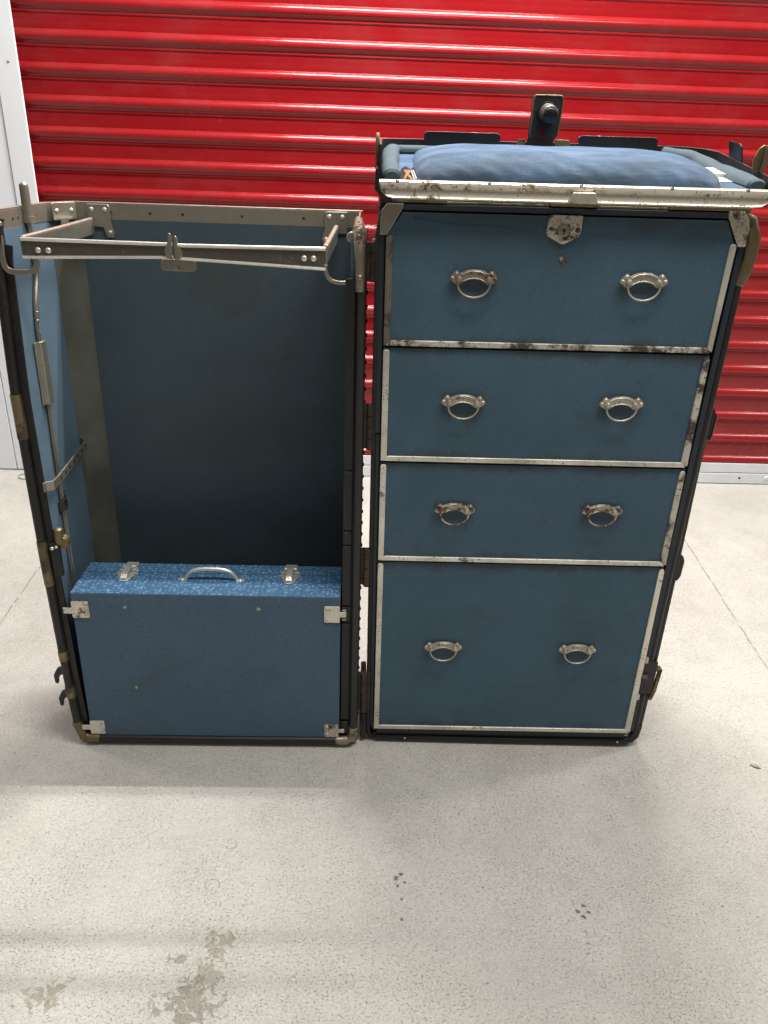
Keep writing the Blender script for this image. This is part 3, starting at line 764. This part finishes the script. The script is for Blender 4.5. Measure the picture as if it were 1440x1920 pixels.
def place_handle(parent, x_, z_, mat_, sc=1., tilt=0.):
    w = MR @ Matrix.Translation((x_, -.0060, z_)) @ Matrix.Rotation(tilt, 4, 'Y') @ Matrix.Scale(sc, 4)
    if mat_ not in protos:
        o = part('handle', handle_mb(0), mat_, parent, bevel=.0007, world=w); protos[mat_] = o
    else:
        o = protos[mat_].copy(); COL.objects.link(o); o.parent = parent
        o.matrix_basis = w; o.matrix_parent_inverse = wm(parent).inverted()
    return o
M['pull_dark'] = m_metal('pull_dark', (.44,.39,.32), .36, .75, .45, rustcol=(.055,.026,.02), speck=.6, scale=60, off=31)
M['pull_pale'] = m_metal('pull_pale', (.66,.62,.52), .36, .75, .40, speck=.9, scale=70, off=33)
M['pull_rust'] = m_metal('pull_rust', (.62,.56,.46), .40, .65, .50, rustcol=(.055,.028,.018), speck=.9, scale=60, off=35)
M['pull_warm'] = m_metal('pull_warm', (.58,.53,.43), .36, .7, .40, speck=.6, scale=60, off=37)
FX0, FX1 = .0140, .5555; TW = .0100
DR = [ # z0, z1, left/right/bottom trims, handles, labels
    (.8580, 1.0640, 'trim_brown', 'trim', 'trim_rust', [(.154,.969,'pull_dark',1.), (.4235,.971,'pull_pale',1.)], 'top drawer with lock plate'),
    (.6530, .8535, 'trim_clean', 'trim_rust', 'trim_clean', [(.1515,.765,'pull_warm',.98), (.4205,.768,'pull_pale',.98)], 'second drawer from the top'),
    (.4510, .6480, 'trim', 'trim_rust', 'trim', [(.150,.561,'pull_rust',.98), (.4180,.565,'pull_rust',.98)], 'third drawer with rusty handles'),
    (.0420, .4460, 'trim_clean', 'trim_clean', 'trim_clean', [(.1475,.256,'pull_warm',.99), (.4150,.256,'pull_warm',.99)], 'deep bottom drawer')]
for i, (z0, z1, tl, tr, tb, hs, lab) in enumerate(DR):
    b = MB(MR)
    if i == 0: b.prism([(FX0,z0), (FX1+.001,z0), (FX1+.003,1.025), (.5390,1.0635), (.0380,1.0635), (.0150,1.030)], -.0020, .030)
    else: b.box(FX0, FX1, -.0020, .030, z0, z1)
    M['d%d' % i] = m_blue('drawer_fabric_%d' % i, tuple(c_*(1+.02*(i-1)) for c_ in BL), .6, i*3.1, handle_spots=[(.0206+h_[0]-.005*h_[1], h_[1]-.012) for h_ in hs], edges=(z0+.006, z1-.002))
    d = part('drawer', b, 'd%d' % i, trunk, bevel=.001, label=lab)
    zt_ = 1.030 if i == 0 else z1-.003
    b = MB(MR); b.prism(rrect(FX0-.0005, FX0+TW, z0+.004, zt_, .003, 3), -.0052, -.0012); b.prism([(FX0-.0005,z0-.0005),(FX0+.005,z0-.0005),(FX0+TW-.001,z0+.006),(FX0-.0005,z0+.008)], -.0051,-.0013)
    part('trim_strip', b, tl, d, bevel=.0012)
    xr = FX1+.0035 if i == 0 else FX1
    b = MB(MR); b.prism([(xr-TW-.002,z0+.007), (FX1+.0005,z0+.001), (xr+.0005, zt_-.004), (xr-.002,zt_), (xr-TW+.003,zt_), (xr-TW,zt_-.003)], -.0052, -.0012)
    part('trim_strip', b, tr, d, bevel=.0012)
    b = MB(MR); b.prism([(FX0+.003,z0-.0007), (FX1-.003,z0-.0007), (FX1-.008,z0+.0088), (FX0+.013,z0+.0088), (FX0+.008,z0+.006)], -.0055, -.0014)
    part('trim_strip', b, tb, d, bevel=.0012)
    for x_, z_, m_, sc in hs: place_handle(d, x_, z_, m_, sc, random.uniform(-.02, .02))
    if i == 0:
        b = MB(MR)
        b.prism([(.2625,1.0655), (.3145,1.0655), (.3145,1.040), (.3115,1.0345), (.290,1.0235), (.285,1.0235), (.2635,1.0345), (.2605,1.040)], -.0058, -.0018)
        lk = part('lock_plate', b, 'nickel_rough', d, bevel=.0015)
        b = MB(MR); b.cyl((.2868,-.0055,1.0435), (.2868,-.0085,1.0435), .0098, .0088, 24); part('lock_cylinder', b, 'bracket', lk, bevel=.0008)
        b = MB(MR); b.cyl((.2868,-.0084,1.0440), (.2868,-.0092,1.0440), .0022, .0022, 12); b.box(.2861,.2875,-.0092,-.0084,1.0385,1.044); part('keyhole', b, 'black', lk, bevel=0)
        b = MB(MR); b.dome((.2675,-.0056,1.0445), (0,-1,0), .0042, .0018); b.dome((.3085,-.0056,1.0445), (0,-1,0), .0042, .0018); part('screw', b, 'pull_rust', lk, bevel=0)
        b = MB(MR)
        b.prism([(.2855,1.0035), (.2960,1.0040), (.2985,.9995), (.2955,.9935), (.2920,.9910), (.2900,.9955), (.2870,.9985)], -.0034, -.0018); part('worn_chip', b, 'pull_rust', d, bevel=.001)
        # loose fold in the cloth
        b = MB(MR); b.sweep(smoothp([(.055,-.0015,1.0555), (.09,-.0016,1.0500), (.13,-.0016,1.0460), (.18,-.0014,1.0455), (.215,-.0008,1.0425)], 5), [(-.0022,-.0014), (0,-.0020), (.0022,-.0008), (.0008,.0024), (-.0012,.0024)], (0,0,1), True, None)
        part('cloth_fold', b, 'd0', d, bevel=0)

# ---------------- lid, folded up and back on the drawer half
b = MB(MR)
LX0, LX1, LY1 = .000, .600, .285
def rimpath(inset, n=8):
    P = [(LX0+inset, .012)]
    r = .055-inset
    P += [(LX0+inset+r+r*math.cos(math.radians(a)), LY1-inset-r+r*math.sin(math.radians(a))) for a in [180-90*k/n for k in range(n+1)]]
    P += [(LX1-inset-r*1.4+r*1.4*math.cos(math.radians(a)), LY1-inset-r+r*math.sin(math.radians(a))) for a in [90-90*k/n for k in range(n+1)]]
    P += [(LX1-inset, .012)]
    return P
def rimz(x_, y_):
    f = max(0., min(1., (.285-y_)/.27)); k = max(0., min(1., (x_-.45)/.15))
    return 1.1610 - .036*f*k - .004*f*(1-k)
po, pi_ = rimpath(0), rimpath(.004)
rows_o = [(b.v((x_, y_, 1.084)), b.v((x_, y_, rimz(x_, y_)))) for x_, y_ in po]
rows_i = [(b.v((x_, y_, 1.084)), b.v((x_, y_, rimz(x_, y_)))) for x_, y_ in pi_]
for i in range(len(po)-1):
    b.face([rows_o[i][0], rows_o[i+1][0], rows_o[i+1][1], rows_o[i][1]]); b.face([rows_i[i][0], rows_i[i][1], rows_i[i+1][1], rows_i[i+1][0]])
    b.face([rows_o[i][1], rows_o[i+1][1], rows_i[i+1][1], rows_i[i][1]]); b.face([rows_o[i][0], rows_i[i][0], rows_i[i+1][0], rows_o[i+1][0]])
for i in (0, -1): b.face([rows_o[i][0], rows_o[i][1], rows_i[i][1], rows_i[i][0]])
fl_ = [b.v((x_, y_, 1.0850)) for x_, y_ in po]; b.face(fl_)
fl2 = [b.v((x_, y_, 1.0885)) for x_, y_ in po]; b.face(fl2)
for i in range(len(fl_)): b.face([fl_[i], fl_[(i+1) % len(fl_)], fl2[(i+1) % len(fl_)], fl2[i]])
lid = part('lid', b, 'blackbar', trunk, bevel=.0008, label='folded-up lid tray with padded blue inside')
# black raised tabs on rim
b = MB(MR)
for x0, x1 in ((.079,.216), (.356,.500)):
    b.prism([(x0,1.150), (x1,1.150), (x1,1.1700), (x1-.005,1.1740), (x0+.005,1.1740), (x0,1.1700)], LY1-.008, LY1-.004)
b.prism_ax([(0,-.008), (.052,-.008), (.052,.020), (.047,.024), (.004,.024), (0,.020)], (.5965,.188,1.1500), (.02,-1,-.10), (-.25,0,1), (.003,0,0))
part('rim_tab', b, 'black', lid, bevel=.001)
b = MB(MR); b.prism([(.245,1.154), (.262,1.154), (.262,1.1655), (.249,1.1655)], LY1-.006, LY1-.003); b.prism([(.315,1.154), (.345,1.154), (.340,1.1660), (.315,1.1660)], LY1-.006, LY1-.003); part('hasp_foot', b, 'brass', lid, bevel=.0008)
# side clasps at the front corners
b = MB(MR)
b.prism_ax([(0,0), (.012,-.002), (.020,.012), (.019,.040), (.012,.050), (.004,.044), (-.002,.02)], (LX0-.006,.085,1.122), (0,-1,0), (0,0,1), (.006,0,0))
part('corner_clasp', b, 'brass', lid, bevel=.0012)
b = MB(MR)
b.prism([(LX1-.012,1.128), (LX1-.004,1.128), (LX1+.004,1.140), (LX1+.004,1.162), (LX1-.002,1.170), (LX1-.010,1.164), (LX1-.016,1.146)], .060, .064)
b.prism([(LX1-.004,1.128), (LX1+.002,1.128), (LX1+.006,1.142), (LX1+.006,1.160), (LX1-.001,1.170)], .054, .060)
part('corner_clasp', b, 'brass', lid, bevel=.0012)
# black end caps curling down at the rail ends
b = MB(MR)
b.sweep([(-.001,.25,1.110), (-.001,.05,1.108), (-.001,.00,1.106)], [(.0,.018), (.004,.018), (.005,-.012), (-.014,-.030), (-.020,-.030), (-.003,-.010)], (0,0,1))
part('lid_end', b, 'black', lid, bevel=.001)
MT = MR @ Matrix.Translation((0, 0, 1.1065)) @ Matrix.Rotation(.125, 4, 'X')
# inner tray cloth
b = MB(MT)
b.box(.0060, .5930, .001, LY1-.035, -.006, .0005)
part('tray_cloth', b, 'cushion', lid, bevel=.001)
# rolled padding along sides and back
def pad(path, r0, sd):
    rnd = random.Random(sd); b = MB(MT); pth = smoothp(path, 8); n = len(pth)
    sc = [1+.07*math.sin(i*.37+sd)+.04*math.sin(i*.8+2*sd) for i in range(n)]
    sc[0] = .7; sc[-1] = .7
    prf = [(r0*math.cos(2*PI*k/14)*1.15, r0*math.sin(2*PI*k/14)*.78) for k in range(14)]
    b.sweep(pth, prf, (0,0,1), True, sc); return b
part('edge_padding', pad([(.020,.006,.006), (.0175,.07,.009), (.018,.14,.009), (.020,.21,.009), (.024,.248,.006)], .0120, 1), 'padding', lid, bevel=0)
part('edge_padding', pad([(.026,.252,.004), (.12,.256,.004), (.30,.257,.004), (.46,.256,.004), (.520,.250,.004)], .0115, 2), 'padding', lid, bevel=0)
part('edge_padding', pad([(.500,.252,.010), (.535,.240,.009), (.562,.210,.003), (.572,.15,.001), (.576,.08,.002), (.581,.018,.003)], .0155, 3), 'padding', lid, bevel=0)
# central cushion
b = MB(MT); NXc, NYc = 72, 32
cx0, cx1, cy0, cy1 = .056, .532, .0025, .245
rc = random.Random(3); ph = [rc.uniform(0, 6) for _ in range(8)]
def ch(u_, v_):
    a = max(0., 1-abs(2*u_-1)**7.0)**.45; c_ = max(0., 1-abs(2*v_-1)**3.6)**.50
    h = .0300*a*c_*(1-.25*(v_-.5))*(1+.10*math.sin(u_*PI)-.05)
    h += a*c_*(.0006*math.sin(u_*13+ph[0]+v_*5)+.0004*math.sin(u_*31+ph[1]-v_*9)+.0005*math.sin(v_*15+u_*6+ph[2]))
    if v_ < .28: h += a*(.28-v_)/.28*.0014*math.sin(u_*70+v_*45+ph[3])
    return h
gr = []
for j in range(NYc+1):
    v_ = (1-math.cos(PI*j/NYc))/2; row = []
    for i in range(NXc+1):
        u_ = (1-math.cos(PI*i/NXc))/2*.35 + i/NXc*.65
        # rounded plan corners
        sx = 1 - .07*abs(2*v_-1)**6
        row.append(b.v((cx0+(cx1-cx0)*(.5+(u_-.5)*sx), cy0+(cy1-cy0)*v_, .0002+ch(u_, v_))))
    gr.append(row)
for j in range(NYc):
    for i in range(NXc): b.face([gr[j][i], gr[j][i+1], gr[j+1][i+1], gr[j+1][i]])
b.face([gr[0][i] for i in range(NXc+1)] + [gr[j][NXc] for j in range(1, NYc+1)] + [gr[NYc][i] for i in range(NXc-1, -1, -1)] + [gr[j][0] for j in range(NYc-1, 0, -1)])
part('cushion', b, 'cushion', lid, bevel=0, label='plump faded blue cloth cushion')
# metal front rail of the lid
b = MB(MR)
RP = [(.000,1.1100), (-.006,1.1098), (-.0095,1.1075), (-.0105,1.1040), (-.0085,1.1010), (-.0075,1.0960), (-.0085,1.0890), (-.0110,1.0860), (-.0108,1.0838), (-.0060,1.0832), (.004,1.0850)]
xs = [.0015, .004, .008, .014, .022] + [.04+.03*i for i in range(18)] + [.562, .576, .586, .592]
ringsr = []
for x_ in xs:
    if x_ < .03: lift = (.03-x_)/.0285
    elif x_ > .556: lift = (x_-.556)/.036
    else: lift = 0
    lift = 1-math.sqrt(max(0, 1-lift*lift)); zlow = 1.0832+lift*.020
    w_ = .0003*math.sin(x_*60)
    ringsr.append([b.v((x_, y_-.012+w_, max(z_, zlow) if z_ < 1.106 else z_)) for y_, z_ in RP])
n = len(RP)
for r0, r1 in zip(ringsr, ringsr[1:]):
    for j in range(n): b.face([r0[j], r0[(j+1) % n], r1[(j+1) % n], r1[j]])
b.face(ringsr[0]); b.face(ringsr[-1][::-1])
M['rail'] = m_metal('rail_steel', (.66,.61,.51), .34, .65, .43, rustcol=(.075,.05,.03), speck=1, off=41, scale=34, tarn=(.42,.34,.22))
rail = part('front_rail', b, 'rail', lid, bevel=.0005)
b = MB(MR); b.prism([(.283,1.0845), (.329,1.0845), (.323,1.1000), (.290,1.1000)], -.0285, -.018); part('rail_stop', b, 'rail', rail, bevel=.0015)
b = MB(MR)
for x_ in (.028,.165,.302,.438,.552): b.dome((x_,-.0195,1.1087), (0,-.6,1), .0034, .0014, 8, 3)
part('rail_nails', b, 'black', rail, bevel=0)
# small latch plate at right of tray, torn label at left
b = MB(MT); b.box(.540,.568,.095,.150,.0005,.0075); b.box(.538,.570,.060,.096,.0005,.0020); part('tray_latch', b, 'nickel_bright', lid, bevel=.001)
MG = MT @ Matrix.Translation((0, .006, .001)) @ Matrix.Rotation(-.75, 4, 'X')
b = MB(MG); b.prism([(.031,.0), (.060,.0), (.058,.009), (.053,.022), (.048,.018), (.041,.023), (.034,.019), (.031,.009)], -.0006, .0000); tg = part('torn_patch', b, 'dark', lid, bevel=0)
b = MB(MG)
b.prism([(.0375,.0165), (.0455,.0170), (.0490,.0150), (.0455,.0100), (.0520,.0015), (.0490,.0015), (.0435,.0075), (.0405,.0015), (.0375,.0015), (.0410,.0105)], -.0010, -.0007); part('patch_mark', b, 'paper', tg, bevel=0)
b = MB(MG)
b.prism([(.0480,.0165), (.0497,.0165), (.0550,.0015), (.0530,.0015)], -.0010, -.0007); b.prism([(.0508,.0168), (.0528,.0168), (.0580,.0025), (.0562,.0025)], -.0010, -.0007); part('patch_mark', b, 'whitetrim', tg, bevel=0)
# hasp standing up at the back
HY = LY1-.009
b = MB(MR)
hp = [(.2655,1.150), (.3115,1.150), (.3115,1.1650), (.3185,1.1740), (.3225,1.2325), (.3185,1.2370), (.2715,1.2370), (.2670,1.2325), (.2650,1.1740), (.2645,1.162)]
b.prism(hp, HY, HY+.004)
hs_ = part('hasp', b, 'hasp' if 'hasp' in M else 'blackbar', lid, bevel=.001, label='upright metal hasp with round black knob')
b = MB(MR); b.tube([(.2680,HY-.0003,1.168), (.2690,HY-.0003,1.230), (.2725,HY-.0003,1.2355), (.3175,HY-.0003,1.2355), (.3210,HY-.0003,1.230), (.3175,HY-.0003,1.174)], .0014, 8, (0,1,0)); part('hasp_edge', b, 'brass', hs_, bevel=0)
b = MB(MR); c0 = (.2945, HY, 1.2085)
b.cyl((c0[0],HY-.0005,c0[2]), (c0[0],HY-.006,c0[2]), .0190, .0175, 28); part('knob_collar', b, 'black', hs_, bevel=.001)
b = MB(MR)
b.cyl((c0[0],HY-.005,c0[2]), (c0[0]+.001,HY-.030,c0[2]-.003), .0155, .0140, 28); kb = part('knob', b, 'darknickel', hs_, bevel=.0015)
b = MB(MR); b.cyl((c0[0]+.001,HY-.022,c0[2]-.0045), (c0[0]+.001,HY-.0325,c0[2]-.0055), .0150, .0128, 28); b.dome((c0[0]+.001,HY-.0325,c0[2]-.0055), (0,-1,-.1), .0128, .003, 24, 4); part('knob_face', b, 'black', hs_, bevel=.0008)
b = MB(MR); b.prism(rrect(.2865,.2905,1.1735,1.1875,.0019), HY-.0006, HY); b.box(.280,.300,HY-.0010,HY,1.1680,1.1700); part('hasp_slot', b, 'red', hs_, bevel=0)

# ================================================================== SUITCASE
sc_ = thing('suitcase', 'flat blue paper covered suitcase with nickel clasps, standing upright in the open side', 'suitcase', (-.29, .06, .02))
SX0, SX1, SZ0, SZ1 = -.5535, -.0375, .0190, .3605
b = MB(ML)
b.box(SX0, SX1, .0000, .0840, SZ0, SZ1)
body = part('case_body', b, 'case_side', sc_, bevel=.0025)
b = MB(ML); b.box(SX0+.0005, SX1-.0005, .0855, .1240, SZ0, SZ1-.0005); lidc = part('case_lid', b, 'case_side', sc_, bevel=.0025)
b = MB(ML); b.box(SX0+.0008, SX1-.0008, .0012, .0833, SZ1-.0003, SZ1+.0006); part('top_paper', b, 'floral', body, bevel=.0004, label='light blue paper with small pale flower pattern')
b = MB(ML); b.box(SX0+.0012, SX1-.0012, .0862, .1234, SZ1-.0007, SZ1+.0002); part('top_paper', b, 'floral', lidc, bevel=.0004, label='light blue paper with small pale flower pattern')
# carrying handle
b = MB(ML)
hx0, hx1, hy, hz = -.352, -.238, .058, SZ1+.0006
for x_ in (hx0, hx1):
    b.prism_ax([(.0095*math.cos(2*PI*k/18), .0062*math.sin(2*PI*k/18)) for k in range(18)], (x_,hy,hz), (1,0,0), (0,1,0), (0,0,.0014))
    b.dome((x_,hy,hz+.0014), (0,0,1), .0055, .0022, 12, 3)
xm = (hx0+hx1)/2
b.tube(smoothp([(hx0+.006,hy,hz+.001), (hx0+.011,hy,hz+.010), (hx0+.020,hy,hz+.019), (hx0+.036,hy,hz+.0235), (xm,hy,hz+.0245), (hx1-.036,hy,hz+.0235), (hx1-.020,hy,hz+.019), (hx1-.011,hy,hz+.010), (hx1-.006,hy,hz+.001)], 4), .0035, 12, (0,1,0), [1+.35*math.sin(PI*i/32)**2 for i in range(33)])
part('carry_handle', b, 'nickel_bright', sc_, bevel=0)
for x_ in (-.4655, -.1415):
    MC = ML @ Matrix.Translation((x_, .079, SZ1)) @ Matrix.Scale(1.38, 4) @ Matrix.Translation((-x_, -.079, -SZ1))
    b = MB(MC)
    # lower plate (towards front), upper plate across seam
    lo = [(-.0145,.010), (-.016,.004), (-.011,-.002), (-.008,-.012), (-.005,-.017), (.005,-.017), (.008,-.012), (.011,-.002), (.016,.004), (.0145,.010)]
    b.prism_ax([(x_+a, .072+c_) for a, c_ in lo], (0,0,SZ1+.0006), (1,0,0), (0,1,0), (0,0,.0016))
    up_ = [(-.0145,-.004), (.0145,-.004), (.012,.004), (.0085,.008), (.0085,.022), (-.0085,.022), (-.0085,.008), (-.012,.004)]
    b.prism_ax([(x_+a, .090+c_) for a, c_ in up_], (0,0,SZ1+.0002), (1,0,0), (0,1,0), (0,0,.0018))
    cl = part('clasp', b, 'nickel_bright', sc_, bevel=.0008)
    b = MB(MC)
    b.sweep(smoothp([(x_,.058,SZ1+.0035), (x_,.066,SZ1+.0070), (x_,.076,SZ1+.0080), (x_,.086,SZ1+.0085), (x_,.093,SZ1+.0050)], 4), [(-.0055,-.001), (.0055,-.001), (.0045,.0018), (-.0045,.0018)], (0,0,1))
    b.cyl((x_-.009,.092,SZ1+.0045), (x_+.009,.092,SZ1+.0045), .0030, .0030, 12)
    part('clasp_lever', b, 'nickel_bright', cl, bevel=.0006)
    b = MB(MC)
    for a, c_ in ((-.012,.074), (.012,.074), (-.0115,.090), (.0115,.090), (0,.0590)): b.dome((x_+a,c_,SZ1+.002), (0,0,1), .0020, .0012, 8, 3)
    part('clasp_rivet', b, 'nickel', cl, bevel=0)
# corner tongue plates on the front
def tplate(x0, x1, z0, z1, left_, mat_, tz0, tz1):
    b = MB(ML)
    b.prism(rrect(x0, x1, z0, z1, .003), -.0024, -.0002)
    if left_: b.box(x0-.0165, x0+.002, -.0023, -.0004, tz0, tz1)
    else: b.box(x1-.002, x1+.0125, -.0023, -.0004, tz0, tz1)
    o = part('corner_plate', b, mat_, sc_, bevel=.0007)
    b = MB(ML); xx = x1-.0060 if left_ else x0+.0065
    for zz in (z0+.0065, z1-.0065): b.dome((xx,-.0024,zz), (0,-1,0), .0030, .0012, 12, 3)
    part('screw', b, 'nickel', o, bevel=0)
tplate(-.5535, -.5205, .3065, .3435, True, 'nickel_rough', .3155, .3285)
tplate(-.0690, -.0385, .3045, .3410, False, 'trim', .3165, .3285)
tplate(-.5525, -.5225, .0240, .0575, True, 'trim_clean', .0345, .0465)
tplate(-.0685, -.0395, .0220, .0545, False, 'nickel_rough', .0340, .0430)
# pale scuffs on the front
b = MB(ML)
for x_, z_, r in ((-.452,.331,.0035), (-.196,.331,.0042), (-.4485,.142,.0030)): b.dome((x_,-.0001,z_), (0,-1,0), r, .0004, 10, 3)
M['scuff'] = m_plain('scuff', (.34,.33,.24), .8, var=.5, scale=200); part('scuff_mark', b, 'scuff', body, bevel=0)

# ================================================================== CAMERA
F = 1464.5
cam = bpy.data.cameras.new('camera'); co = bpy.data.objects.new('camera', cam); COL.objects.link(co)
cam.sensor_fit = 'VERTICAL'; cam.sensor_height = 24; cam.lens = 24*F/1920; cam.clip_end = 100; cam.clip_start = .02
pitch, yaw, roll = .43789, .036744, .034475
fw = Vector((math.sin(yaw)*math.cos(pitch), math.cos(yaw)*math.cos(pitch), -math.sin(pitch)))
r = Vector((math.cos(yaw), -math.sin(yaw), 0)); u = r.cross(fw)
r2 = r*math.cos(roll)+u*math.sin(roll); u2 = -r*math.sin(roll)+u*math.cos(roll)
mt = Matrix((r2, u2, -fw)).transposed().to_4x4(); mt.translation = Vector((-.008, -1.290, 1.154))
co.matrix_world = mt; S.camera = co

# ================================================================== LIGHT
w = bpy.data.worlds.new('World'); S.world = w; w.use_nodes = True
wn_ = w.node_tree; gw = G(wn_); tc = gw.new('ShaderNodeTexCoord'); sx_ = gw.new('ShaderNodeSeparateXYZ')
gw.L(tc.outputs['Generated'], sx_.inputs[0])
gw.L(gw.mix(gw.ramp(sx_.outputs[2], .06, .80), (.02,.019,.018), (.84,.82,.79)), wn_.nodes['Background'].inputs[0])
wn_.nodes['Background'].inputs[1].default_value = .40
def area(name, loc, sx, sy, power, col=(1,.985,.95), rot=(0,0,0)):
    l = bpy.data.lights.new(name, 'AREA'); l.shape = 'RECTANGLE'; l.size = sx; l.size_y = sy; l.energy = power; l.color = col
    o = bpy.data.objects.new(name, l); COL.objects.link(o); o.location = loc; o.rotation_euler = rot; return o
area('ceiling_tube', (.22, .80, 2.70), 1.22, .03, 41)
area('ceiling_tube', (.22, .93, 2.70), 1.22, .03, 41)
area('overhead_light', (-2.8, .86, 2.70), 1.22, .16, 26)
area('overhead_light', (.66, -.58, 2.70), 1.6, .4, 36)  # added front fill out of view, placed to brighten the near floor
area('overhead_light', (3.2, .86, 2.70), 1.22, .16, 48)

V = S.view_settings; V.view_transform = 'Standard'; V.look = 'None'; V.exposure = .31; V.gamma = 1; V.use_curve_mapping = False
S.cycles.max_bounces = 8
